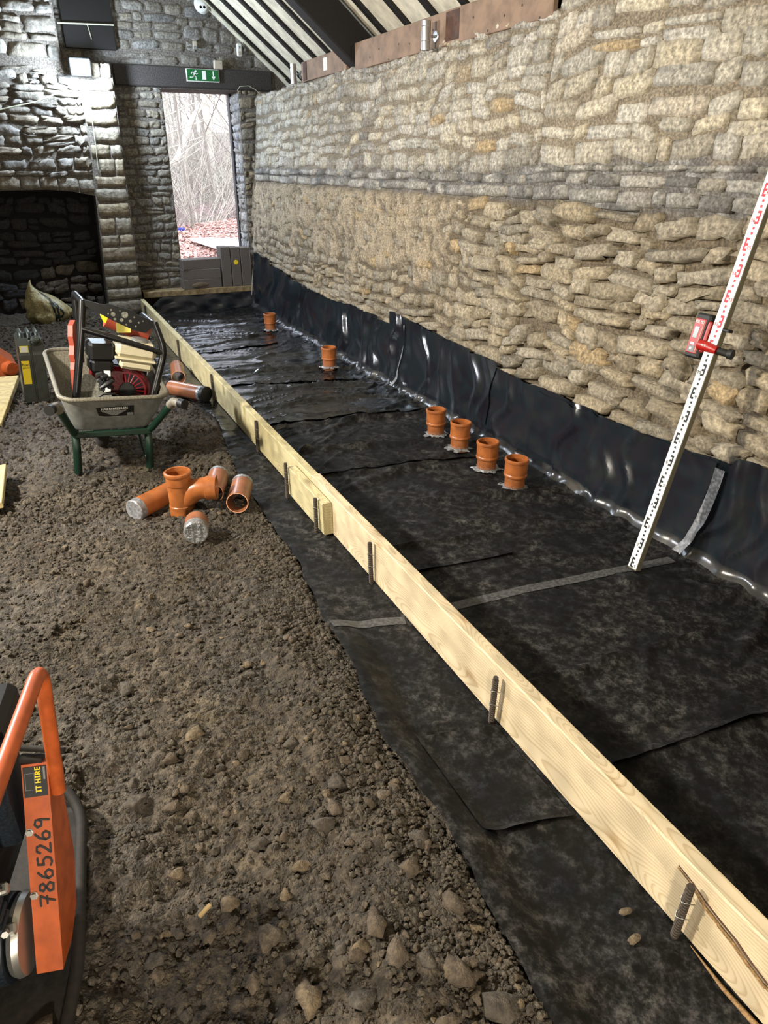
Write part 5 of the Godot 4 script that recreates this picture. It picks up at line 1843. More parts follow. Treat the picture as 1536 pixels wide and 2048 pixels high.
func build_compactor() -> void:
	var o := thing("plate_compactor", "orange plate compactor cut by the left edge, number painted on its guard", "compactor", Vector3(-0.19, 0.012, -1.2), -0.25)
	# sole plate with turned-up rim
	var st := mb()
	var poly := PackedVector2Array([Vector2(0.02, 0.30), Vector2(0.02, 0.08), Vector2(-0.045, -0.34), Vector2(-0.10, -0.40), Vector2(-0.60, -0.40), Vector2(-0.66, -0.34), Vector2(-0.72, 0.08), Vector2(-0.72, 0.30)])
	prism(st, Transform3D(Basis(Vector3(1, 0, 0), Vector3(0, 0, 1), Vector3(0, 1, 0)), Vector3(0, 0.035, 0)), poly, 0.03)
	make(o, "sole_plate", st, M.dirty_steel)
	st = mb()
	var edge := [Vector3(0.02, 0.06, 0.30), Vector3(0.022, 0.062, 0.08), Vector3(-0.040, 0.075, -0.33), Vector3(-0.10, 0.10, -0.41), Vector3(-0.60, 0.10, -0.41)]
	tube(st, bend(edge, 0.05), 0.014, 8)
	make(o, "plate_rim", st, M.dirty_steel)
	# dried mud and stones lying on the plate are cast with it
	st = mb()
	lathe(st, Transform3D(Basis(Vector3(0, -1, 0), Vector3(1, 0, 0), Vector3(0, 0, 1)), Vector3(-0.62, 0.15, 0.05)), [Vector2(0, 0), Vector2(0.085, 0.0), Vector2(0.09, 0.02), Vector2(0.09, 0.50), Vector2(0.085, 0.53), Vector2(0, 0.53)], 30)
	make(o, "exciter", st, M.machine_steel)
	st = mb()
	lathe(st, Transform3D(Basis(Vector3(0, -1, 0), Vector3(1, 0, 0), Vector3(0, 0, 1)), Vector3(-0.085, 0.15, 0.045)), [Vector2(0.0, 0), Vector2(0.078, 0), Vector2(0.082, 0.01), Vector2(0.078, 0.022), Vector2(0, 0.022)], 30)
	make(o, "pulley", st, M.zinc)
	# belt guard: a bent steel box
	st = mb()
	var g := PackedVector2Array([Vector2(-0.105, 0.465), Vector2(-0.125, 0.46), Vector2(-0.150, 0.36), Vector2(-0.115, 0.18), Vector2(-0.05, 0.09), Vector2(0.02, 0.07), Vector2(0.096, 0.085)])
	var gm := PackedVector2Array()
	for p in g:
		gm.append(Vector2(-p.x, p.y))
	prism(st, Transform3D(Basis(Vector3(0, 0, -1), Vector3.UP, Vector3(1, 0, 0)), Vector3(-0.026, 0, 0)), gm, 0.052)
	make(o, "belt_guard", st, M.orange_paint)
	# frame on the face the number stands on: from (y .465, z -.105) down to (y .16, z .075)
	var a := Vector3(-0.026, 0.085, 0.096)
	var b := Vector3(-0.026, 0.465, -0.105)
	var up := (b - a).normalized()
	var face := Transform3D(Basis(Vector3(1, 0, 0), up, Vector3(1, 0, 0).cross(up)), (a + b) * 0.5)
	st = mb()
	var num := "7865269"
	for k in num.length():
		# the figures read upwards
		digits(st, face * at(Vector3(0.006, -0.068 + k * 0.0265, 0.0008), Vector3(0, 0, PI / 2)), num[k], 0.022, 0.029, 0.0044)
	make(o, "painted_number", st, M.print_black)
	for yy in [-0.055, 0.075]:
		st = mb()
		lathe(st, face * axis_xf(Vector3(-0.019, yy, 0.0), Vector3(0, 0, 1)), [Vector2(0.0085, 0), Vector2(0.0085, 0.002), Vector2(0.006, 0.002), Vector2(0.006, 0.007), Vector2(0, 0.007)], 6)
		make(o, "bolt", st, M.zinc)
	var lp := put(o, "hire_label", BoxMesh.new(), M.tool_grey, face * at(Vector3(0.0, 0.178, 0.0012)))
	lp.mesh.size = Vector3(0.046, 0.062, 0.002)
	lettering(lp, "IT HIRE", 0.0115, M.yellow, at(Vector3(0.006, 0.004, 0.0013), Vector3(0, 0, PI / 2)))
	st = mb()
	for e in [[Vector3(-0.010, 0.018, 0), Vector3(0.020, 0.001, 0.001)], [Vector3(-0.010, -0.016, 0), Vector3(0.020, 0.001, 0.001)], [Vector3(-0.019, 0.001, 0), Vector3(0.001, 0.034, 0.001)], [Vector3(-0.001, 0.001, 0), Vector3(0.001, 0.034, 0.001)]]:
		cbox(st, at(e[0] + Vector3(0, 0, 0.0014)), e[1], 0.0002)
	cbox(st, at(Vector3(0.0185, 0.016, 0.0014)), Vector3(0.004, 0.026, 0.001), 0.0002)
	make(lp, "label_frame", st, M.print_grey)
	# lifting handle
	st = mb()
	tube(st, bend([Vector3(0.010, 0.39, -0.095), Vector3(0.030, 0.70, -0.12), Vector3(0.036, 0.70, 0.55)], 0.05), 0.0150, 14)
	make(o, "lifting_handle", st, M.orange_paint)
	st = mb()
	tube(st, [Vector3(-0.055, 0.49, -0.13), Vector3(0.036, 0.485, -0.11)], 0.007, 8)
	tube(st, [Vector3(-0.055, 0.468, -0.12), Vector3(-0.01, 0.465, -0.115)], 0.011, 8)
	make(o, "spacer_rod", st, M.dirty_steel)
	# engine, seen only at its right-hand end
	st = mb()
	cbox(st, at(Vector3(-0.27, 0.505, -0.22), Vector3(0.1, 0, 0)), Vector3(0.36, 0.07, 0.16), 0.015)
	make(o, "engine_cover", st, M.black_paint)
	for e in [[-0.13, -0.24], [-0.15, -0.17], [-0.2, -0.24]]:
		st = mb()
		lathe(st, at(Vector3(e[0], 0.538, e[1]), Vector3(0.1, 0, 0)), [Vector2(0.010, 0), Vector2(0.009, 0.006), Vector2(0.004, 0.008), Vector2(0, 0.008)], 12)
		make(o, "cover_stud", st, M.black_paint)
	st = mb()
	cbox(st, at(Vector3(-0.30, 0.44, -0.04)), Vector3(0.34, 0.14, 0.20), 0.03)
	make(o, "fuel_tank", st, M.cream_paint)
	st = mb()
	cbox(st, at(Vector3(-0.26, 0.30, -0.05)), Vector3(0.30, 0.22, 0.24), 0.02)
	cbox(st, at(Vector3(-0.09, 0.40, -0.10)), Vector3(0.045, 0.20, 0.12), 0.01)
	for k in 5:
		cbox(st, at(Vector3(-0.15, 0.24 + k * 0.025, 0.08)), Vector3(0.14, 0.010, 0.05), 0.003)
	make(o, "engine_block", st, M.machine_steel)
	for e in [[-0.085, 0.30, 0.055], [-0.10, 0.26, 0.085], [-0.12, 0.335, 0.02], [-0.078, 0.225, 0.09]]:
		st = mb()
		cbox(st, at(Vector3(e[0], e[1], e[2]), Vector3(0.4, 0.2, 0.1)), Vector3(0.03, 0.018, 0.022), 0.004)
		lathe(st, axis_xf(Vector3(e[0], e[1] + 0.01, e[2] + 0.01), Vector3(0.2, 0.5, 1)), [Vector2(0.007, 0), Vector2(0.007, 0.012), Vector2(0, 0.012)], 6)
		make(o, "fastener", st, M.zinc)
	# lumps of dried clay on the plate
	for k in 6:
		var lx: Array = [[-0.03, 0.20, 0.030], [-0.11, 0.26, 0.020], [-0.16, 0.20, 0.024], [-0.06, 0.27, 0.016], [-0.22, 0.25, 0.022], [-0.01, 0.25, 0.014]][k]
		put(o, "mud_lump", rock(620 + k, true, 0.3, 0.5), M.loose_stone_1, Transform3D(Basis.from_euler(Vector3(0, k * 1.3, 0)).scaled(Vector3.ONE * lx[2]), Vector3(lx[0], 0.058, lx[1])))

# ------------------------------------------------------------------ levelling staff and laser receiver
func build_staff() -> void:
	var o := thing("levelling_staff", "white levelling staff with black and red marks leaning on the stone wall", "levelling staff", Vector3(2.138, 0.012, -1.958))
	o.rotation.z = -0.2213
	box(o, "pole", M.staff_metal, Vector3(0, 1.325, 0), Vector3(0.030, 2.65, 0.048), 0.003)
	box(o, "scale_face", M.print_white, Vector3(-0.0156, 1.325, 0.0), Vector3(0.0012, 2.64, 0.0465), 0.0003)
	box(o, "foot", M.staff_metal, Vector3(0, 0.004, 0), Vector3(0.032, 0.010, 0.050), 0.002)
	# E marks: the strip is 0.94 of true size so that a metre ends at the receiver, as in the photograph
	var f := Basis(Vector3(0, 0, 1), Vector3.UP, Vector3(-1, 0, 0))
	for k in 27:
		var y0 := k * 0.0945 + 0.006
		var m: Material = M.print_black if (k / 10) % 2 == 0 else M.print_red
		var side := 1.0 if k % 2 == 0 else -1.0
		var st := mb()
		var x := -side * 0.010
		cbox(st, Transform3D(f, Vector3(-0.0165, y0 + 0.024, x)), Vector3(0.007, 0.046, 0.0008), 0.0001)
		for e in [0.0045, 0.0235, 0.0425]:
			cbox(st, Transform3D(f, Vector3(-0.0165, y0 + e, x + side * 0.008)), Vector3(0.010, 0.009, 0.0008), 0.0001)
		for e in [0.062, 0.081]:
			cbox(st, Transform3D(f, Vector3(-0.0165, y0 + e, 0.002)), Vector3(0.009, 0.009, 0.0008), 0.0001)
		make(o, "scale_mark", st, m)
		lettering(o, str(k + 1), 0.013, m, Transform3D(f, Vector3(-0.0165, y0 + 0.012, side * 0.012)))
	var d := thing("laser_receiver", "red and black laser receiver clamped on the white levelling staff", "laser receiver", o.position + o.basis * Vector3(0, 0.99, 0))
	d.rotation = Vector3(0, 0, -0.2213)
	box(d, "casing", M.tool_grey, Vector3(0.0, 0.01, -0.078), Vector3(0.040, 0.175, 0.072), 0.008)
	box(d, "front", M.tool_red, Vector3(-0.0215, 0.008, -0.080), Vector3(0.006, 0.135, 0.052), 0.003)
	box(d, "display", M.display, Vector3(-0.0250, 0.022, -0.084), Vector3(0.002, 0.045, 0.022), 0.0008)
	box(d, "trim_line", M.cream_plastic, Vector3(-0.0250, 0.008, -0.060), Vector3(0.002, 0.125, 0.003), 0.0005)
	var fx := Basis(Vector3(0, 0, 1), Vector3.UP, Vector3(-1, 0, 0))
	lettering(d, "HILTI", 0.011, M.print_white, Transform3D(fx, Vector3(-0.0250, 0.062, -0.084)))
	box(d, "button", M.print_white, Vector3(-0.0250, -0.022, -0.084), Vector3(0.002, 0.010, 0.018), 0.0008)
	box(d, "keypad", M.print_grey, Vector3(-0.0248, -0.042, -0.082), Vector3(0.0015, 0.026, 0.030), 0.0006)
	box(d, "button", M.print_white, Vector3(-0.0258, -0.042, -0.084), Vector3(0.002, 0.010, 0.010), 0.0008)
	box(d, "bracket", M.tool_red, Vector3(-0.012, 0.012, -0.036), Vector3(0.028, 0.12, 0.016), 0.005)
	var st := mb()
	tube(st, [Vector3(-0.024, -0.020, -0.045), Vector3(-0.026, -0.022, 0.0), Vector3(-0.018, -0.026, 0.034)], 0.018, 14, true, [0.021, 0.019, 0.015])
	make(d, "clamp_arm", st, M.tool_red)
	lettering(d, "HILTI", 0.007, M.print_white, Transform3D(fx, Vector3(-0.0462, -0.018, -0.012)))
	st = mb()
	tube(st, [Vector3(-0.014, -0.027, 0.034), Vector3(0.004, -0.028, 0.066)], 0.014, 12)
	lathe(st, axis_xf(Vector3(0.004, -0.028, 0.066), Vector3(0.3, 0, 1)), [Vector2(0.014, 0.0), Vector2(0.019, 0.004), Vector2(0.020, 0.022), Vector2(0.012, 0.026), Vector2(0, 0.020)], 14)
	make(d, "clamp_knob", st, M.tool_grey)
	box(d, "clip", M.rubber, Vector3(0.0, 0.052, 0.036), Vector3(0.030, 0.012, 0.030), 0.003)

# ------------------------------------------------------------------ sill with blocks
func build_sill_things() -> void:
	var p := put(self, "sill_plank", plank_mesh(0.20, 0.07, 1.40, 1.6, 0.3, 0.006), M.oak_sill, at(Vector3(1.84, 0.215, -9.14), Vector3(0, PI / 2, -0.0)))
	tag(p, "rough timber plank sill below the doorway carrying concrete blocks", "plank")
	var words := ["bottom", "middle", "top"]
	for k in 3:
		var b := box(self, "concrete_block", M.concrete, Vector3(1.845 + 0.008 * k, 0.2505 + 0.055 + k * 0.1105, -9.15 - 0.01 * k), Vector3(0.46, 0.11, 0.215), 0.004, Vector3(0, [0.03, -0.04, 0.05][k], 0))
		tag(b, "grey concrete block lying flat, %s of the stack of three" % words[k], "concrete block", "concrete blocks on the door sill")
	var w2 := ["left one of the upright three", "middle one of the upright three with yellow spot", "right one of the upright three"]
	for k in 3:
		var o := thing("concrete_block", "grey concrete block standing on end, " + w2[k], "concrete block", Vector3(2.155 + k * 0.119, 0.2505, -9.15), 0.02 * k, "concrete blocks on the door sill")
		box(o, "body", M.concrete, Vector3(0, 0.23 - 0.004 * k, 0), Vector3(0.112, 0.46 - 0.008 * k, 0.215), 0.004)
		if k == 1:
			var st := mb()
			lathe(st, axis_xf(Vector3(0.0, 0.28, 0.1078), Vector3(0, 0, 1)), [Vector2(0.028, 0), Vector2(0.024, 0.0012), Vector2(0, 0.0012)], 14)
			make(o, "paint_spot", st, M.yellow)
	var s := put(self, "rubble_stone", rock(700, true, 0.10, 0.55), M.loose_stone_2, Transform3D(Basis().scaled(Vector3(0.125, 0.07, 0.035)), Vector3(1.82, 0.288, -9.065 + 0.012)))
	tag(s, "flat pale stone leaning against the stacked concrete blocks", "stone")

# ------------------------------------------------------------------ fittings on the walls
func build_wall_fittings() -> void:
	# fire exit sign
	var o := thing("exit_sign", "green fire exit sign above the doorway with running figure", "exit sign", Vector3(2.124, 2.435, -9.19))
	box(o, "case", M.white_plastic, Vector3(0, 0.058, -0.012), Vector3(0.364, 0.124, 0.03), 0.004)
	box(o, "panel", M.sign_green, Vector3(0, 0.060, 0.0045), Vector3(0.350, 0.110, 0.004), 0.001)
	var st := mb()
	var z := 0.0072
	cbox(st, at(Vector3(0.012, 0.060, z)), Vector3(0.042, 0.084, 0.0012), 0.0003)
	cbox(st, at(Vector3(0.115, 0.074, z)), Vector3(0.012, 0.055, 0.0012), 0.0003)
	prism(st, at(Vector3(0.115, 0.030, z)), PackedVector2Array([Vector2(-0.022, 0.022), Vector2(0.022, 0.022), Vector2(0, -0.014)]), 0.0012)
	make(o, "pictogram", st, M.print_white)
	st = mb()
	lathe(st, axis_xf(Vector3(-0.078, 0.096, z), Vector3(0, 0, 1)), [Vector2(0.0095, 0), Vector2(0.0095, 0.001), Vector2(0, 0.001)], 14)
	for e in [[[-0.088, 0.086], [-0.102, 0.056], 0.016], [[-0.090, 0.082], [-0.118, 0.084], 0.007], [[-0.118, 0.084], [-0.130, 0.068], 0.006], [[-0.088, 0.080], [-0.070, 0.066], 0.007], [[-0.070, 0.066], [-0.058, 0.074], 0.006], [[-0.102, 0.056], [-0.080, 0.042], 0.009], [[-0.080, 0.042], [-0.082, 0.016], 0.008], [[-0.102, 0.056], [-0.118, 0.036], 0.009], [[-0.118, 0.036], [-0.144, 0.036], 0.008]]:
		var a := Vector3(e[0][0], e[0][1], z)
		var b := Vector3(e[1][0], e[1][1], z)
		cbox(st, at((a + b) * 0.5, Vector3(0, 0, atan2(b.y - a.y, b.x - a.x))), Vector3(a.distance_to(b) + e[2], e[2], 0.0012), 0.0003)
	make(o, "running_figure", st, M.print_white)
	# junction box, sensors
	var jb := thing("junction_box", "small cream junction box on the wall above the exit sign", "junction box", Vector3(2.302, 2.602, -9.19), 0.0)
	box(jb, "box", M.cream_plastic, Vector3(0, 0, 0.0), Vector3(0.095, 0.085, 0.05), 0.006, Vector3(0, 0, -0.05))
	box(jb, "lid", M.cream_plastic, Vector3(0, 0, 0.027), Vector3(0.085, 0.075, 0.006), 0.003, Vector3(0, 0, -0.05))
	box(jb, "window", M.print_black, Vector3(0.02, 0.012, 0.031), Vector3(0.012, 0.004, 0.002), 0.0005, Vector3(0, 0, -0.05))
	var s1 := thing("wall_sensor", "tiny grey box high on the gable wall left of the sensor", "sensor", Vector3(2.073, 2.79, -9.22))
	box(s1, "box", M.cream_plastic, Vector3(0, -0.012, 0), Vector3(0.042, 0.075, 0.03), 0.004)
	box(s1, "base", M.print_grey, Vector3(0, -0.035, 0.004), Vector3(0.040, 0.024, 0.03), 0.003)
	var s2 := thing("motion_sensor", "white motion sensor on the gable wall near the roof slope", "sensor", Vector3(2.56, 2.757, -9.20))
	box(s2, "case", M.white_plastic, Vector3(0, 0, 0), Vector3(0.055, 0.125, 0.045), 0.010)
	box(s2, "window", M.print_grey, Vector3(0.002, 0.022, 0.023), Vector3(0.016, 0.022, 0.003), 0.001)
	box(s2, "lower_lens", M.cream_plastic, Vector3(0, -0.032, 0.022), Vector3(0.032, 0.036, 0.004), 0.002)
	# dome camera
	var c := thing("cctv_camera", "white dome security camera at the top of the gable wall", "camera", Vector3(2.19, 3.13, -9.20))
	st = mb()
	lathe(st, axis_xf(Vector3(0, 0.02, 0), Vector3(0.2, 0.25, 1)), [Vector2(0.085, -0.02), Vector2(0.085, 0.02), Vector2(0.075, 0.05), Vector2(0.055, 0.06), Vector2(0, 0.06)], 28)
	make(c, "base", st, M.white_plastic)
	st = mb()
	lathe(st, axis_xf(Vector3(-0.01, 0.0, 0.055), Vector3(-0.25, -0.45, 1)), [Vector2(0.060, -0.02), Vector2(0.062, 0.0), Vector2(0.058, 0.02), Vector2(0.045, 0.042), Vector2(0.034, 0.045), Vector2(0, 0.045)], 28, true)
	make(c, "eyeball", st, M.white_plastic)
	for s in [-1.0, 1.0]:
		st = mb()
		lathe(st, axis_xf(Vector3(-0.01, 0, 0.055), Vector3(-0.25, -0.45, 1)) * at(Vector3(0.019 * s, 0.0455, 0)), [Vector2(0.014, 0), Vector2(0.013, 0.002), Vector2(0, 0.001)], 16)
		make(c, "lens", st, M.lens_black)
	# up and down lights on the brown boards
	var words := ["steel cylinder up and down light at the far end of the boards", "steel cylinder up and down light on the long brown board"]
	for k in 2:
		var p: Vector3 = [Vector3(2.66, 2.395, -7.68), Vector3(2.64, 2.365, -4.93)][k]
		var u := thing("wall_light", words[k], "wall light", p, 0.0, "cylinder wall lights")
		st = mb()
		lathe(st, Transform3D(), [Vector2(0, -0.075), Vector2(0.026, -0.075), Vector2(0.026, -0.080), Vector2(0.031, -0.082), Vector2(0.031, -0.032), Vector2(0.030, -0.030), Vector2(0.031, -0.028), Vector2(0.031, 0.050), Vector2(0.030, 0.052), Vector2(0.031, 0.054), Vector2(0.031, 0.084), Vector2(0.026, 0.084), Vector2(0.026, 0.078), Vector2(0, 0.078)], 28)
		make(u, "cylinder", st, M.brushed_steel)
		st = mb()
		tube(st, [Vector3(0.025, 0.0, 0.0), Vector3(0.066, 0, 0.0)], 0.008, 10)
		lathe(st, axis_xf(Vector3(0.080, 0, 0.0), Vector3(-1, 0, 0)), [Vector2(0.035, 0.0), Vector2(0.035, 0.008), Vector2(0.030, 0.012), Vector2(0, 0.012)], 20)
		make(u, "bracket", st, M.brushed_steel)
	var sw := thing("switch_plate", "white double switch plate on the short brown board", "switch", Vector3(2.715, 2.41, -6.96))
	box(sw, "plate", M.white_plastic, Vector3(0, 0, 0), Vector3(0.012, 0.10, 0.085), 0.003)
	for s in [-1.0, 1.0]:
		box(sw, "rocker", M.white_plastic, Vector3(-0.007, 0.022 * s, 0), Vector3(0.005, 0.036, 0.03), 0.002)
	# loose wires
	var wires := [[[Vector3(2.50, 2.36, -9.19), Vector3(2.52, 2.40, -9.15), Vector3(2.62, 2.41, -9.14), Vector3(2.70, 2.37, -9.13), Vector3(2.74, 2.33, -9.12)], 0.003, "thin loop of grey wire above the pier right of the doorway"], [[Vector3(2.735, 2.30, -9.08), Vector3(2.74, 1.9, -9.08), Vector3(2.72, 1.45, -9.07)], 0.006, "grey conduit hanging down the corner by the door pier"], [[Vector3(2.56, 0.80, -9.18), Vector3(2.53, 0.55, -9.10), Vector3(2.47, 0.36, -9.05), Vector3(2.43, 0.14, -9.0)], 0.004, "pale string hanging beside the upright concrete blocks"], [[Vector3(2.54, 0.44, -8.93), Vector3(2.50, 0.38, -8.90), Vector3(2.47, 0.24, -8.88), Vector3(2.48, 0.1, -8.86)], 0.004, "pale cable looping down the sheet by the door"]]
	for w in wires:
		st = mb()
		tube(st, w[0], w[1], 6)
		var mi := make(self, "hanging_wire", st, M.cable_white)
		tag(mi, w[2], "wire", "loose wires by the door")

# ------------------------------------------------------------------ lamps
func site_lamp(called: String, label: String, p: Vector3, aim: Vector3, col: Color, energy: float, glow: float, w: float, spot := false) -> Node3D:
	var o := thing(called, label, "work lamp", p)
	var zc := aim.normalized()
	var xc := Vector3.UP.cross(zc).normalized()
	o.basis = Basis(xc, zc.cross(xc), zc)
	box(o, "housing", M.tool_grey, Vector3(0, 0, -0.03), Vector3(w + 0.03, w * 0.75 + 0.03, 0.05), 0.008)
	var g := StandardMaterial3D.new()
	g.resource_name = "lamp_glow"
	g.albedo_color = Color.WHITE
	g.emission_enabled = true
	g.emission = col
	g.emission_energy_multiplier = glow
	box(o, "lamp_lens", g, Vector3(0, 0, -0.002), Vector3(w, w * 0.75, 0.008), 0.002)
	var l: Light3D
	if spot:
		var sl := SpotLight3D.new()
		sl.spot_range = 30.0
		sl.spot_attenuation = 2.0
		sl.spot_angle = 69.0
		sl.spot_angle_attenuation = 0.5
		sl.rotation.y = PI
		l = sl
	else:
		var ol := OmniLight3D.new()
		ol.omni_range = 30.0
		ol.omni_attenuation = 2.0
		l = ol
	l.name = "light"
	l.light_color = col
	l.light_energy = energy
	l.light_size = w * 0.45
	l.shadow_enabled = true
	o.add_child(l)
	l.position = Vector3(0, 0, 0.03 + w * 0.45)
	return o

func build_site_lamps() -> void:
	var a := site_lamp("site_lamp", "glaring cold white site lamp on the shoulder of the chimney breast", Vector3(0.815, 2.47, -8.76), Vector3(0.05, -0.25, 1), Color(0.86, 0.93, 1.0), LAMP_COLD, 40.0, 0.17)
	var st := mb()
	var pts := [Vector3(0.735, 2.345, -8.86), Vector3(0.60, 2.26, -8.85), Vector3(0.35, 2.165, -8.85), Vector3(0.15, 2.12, -8.85), Vector3(-0.05, 2.075, -8.85), Vector3(-0.6, 2.03, -8.85)]
	tube(st, pts, 0.007, 8)
	var c := make(self, "lamp_cable", st, M.cable_white)
	tag(c, "pale cable sagging left from the glaring site lamp", "cable", "cables of the site lamp")
	st = mb()
	tube(st, [Vector3(0.86, 2.36, -8.87), Vector3(0.862, 2.2, -8.88), Vector3(0.852, 1.8, -8.89), Vector3(0.842, 1.55, -8.90)], 0.005, 6)
	c = make(self, "lamp_cable", st, M.cable_white)
	tag(c, "thin pale cord hanging straight down below the glaring site lamp", "cable", "cables of the site lamp")
	st = mb()
	tube(st, [Vector3(0, -0.07, -0.06), Vector3(0, -0.02, -0.08), Vector3(0, 0.0, -0.05)], 0.008, 6)
	make(a, "bracket", st, M.tool_grey)
	# unseen work lights on tripods; the neutral one is added to brighten the wall
	for k in 3:
		var lz: float = [-3.0, -5.7, 1.9][k]
		var lx: float = [-2.02, -2.02, -0.47][k]
		var ly: float = [2.36, 2.36, 1.31][k]
		var q := site_lamp("unseen_work_light", ["warm work light on a tripod left of the view", "added neutral white fill light on a tripod left of the view", "warm work light on a tripod behind the camera"][k], Vector3(lx, ly, lz), [Vector3(1, -0.35, 0.25), Vector3(1, -0.25, 0.32), Vector3(0.6, -0.15, -1)][k], [Color(1.0, 0.96, 0.89), Color(0.96, 0.97, 1.0), Color(1.0, 0.95, 0.87)][k], LAMP_WARM * [0.88, 0.55, 0.42][k], 12.0, 0.26, true)
		var inv := q.transform.affine_inverse()
		st = mb()
		var px := lx - 0.06
		var pz := lz + (0.09 if k == 2 else 0.0)
		tube(st, [Vector3(px, 0.35, pz), Vector3(px, ly - 0.01, pz)], 0.016, 10)
		make(q, "pole", st, M.black_paint, inv)
		for e in 3:
			var ang := TAU * e / 3.0 + 0.4
			st = mb()
			var fx := px + 0.5 * cos(ang)
			var fz := pz + 0.5 * sin(ang)
			tube(st, [Vector3(px, 0.75, pz), Vector3(fx, soil_y(fx, fz), fz)], 0.012, 8)
			make(q, "leg", st, M.black_paint, inv)

const LAMP_COLD := 4.6
const LAMP_WARM := 28.0

# ------------------------------------------------------------------ outdoors, seen through the doorway
func limb(st: SurfaceTool, p: Vector3, d: Vector3, l: float, r: float, depth: int, rg: RandomNumberGenerator) -> void:
	var n := 4 if depth > 1 else 2
	var pts := [p]
	var rad := [r]
	var q := p
	var dd := d
	for k in n:
		dd = (dd + Vector3(rg.randf_range(-0.25, 0.25), rg.randf_range(-0.12, 0.2), rg.randf_range(-0.25, 0.25)) * (0.5 if depth > 3 else 1.0)).normalized()
		q += dd * l / n
		pts.append(q)
		rad.append(r * (1.0 - 0.5 * (k + 1.0) / n))
	tube(st, pts, r, 5 if depth > 2 else 3, false, rad)
	if depth <= 0:
		return
	var kids := 3 if depth < 4 else 4
	for k in kids:
		var i: int = 1 + rg.randi() % n
		var nd := (dd + Vector3(rg.randf_range(-1, 1), rg.randf_range(-0.4, 0.8), rg.randf_range(-1, 1)) * 0.9).normalized()
		limb(st, pts[i], nd, l * rg.randf_range(0.5, 0.75), rad[i] * 0.6, depth - 1, rg)

func ground_out(x: float, z: float) -> float:
	var hill := smoothstep(-14.0, -26.0, z) * 1.9 + smoothstep(-12.5, -16.0, z) * 0.35
	return 0.26 + hill + 0.08 * nz.get_noise_2d(x * 0.4, z * 0.4)

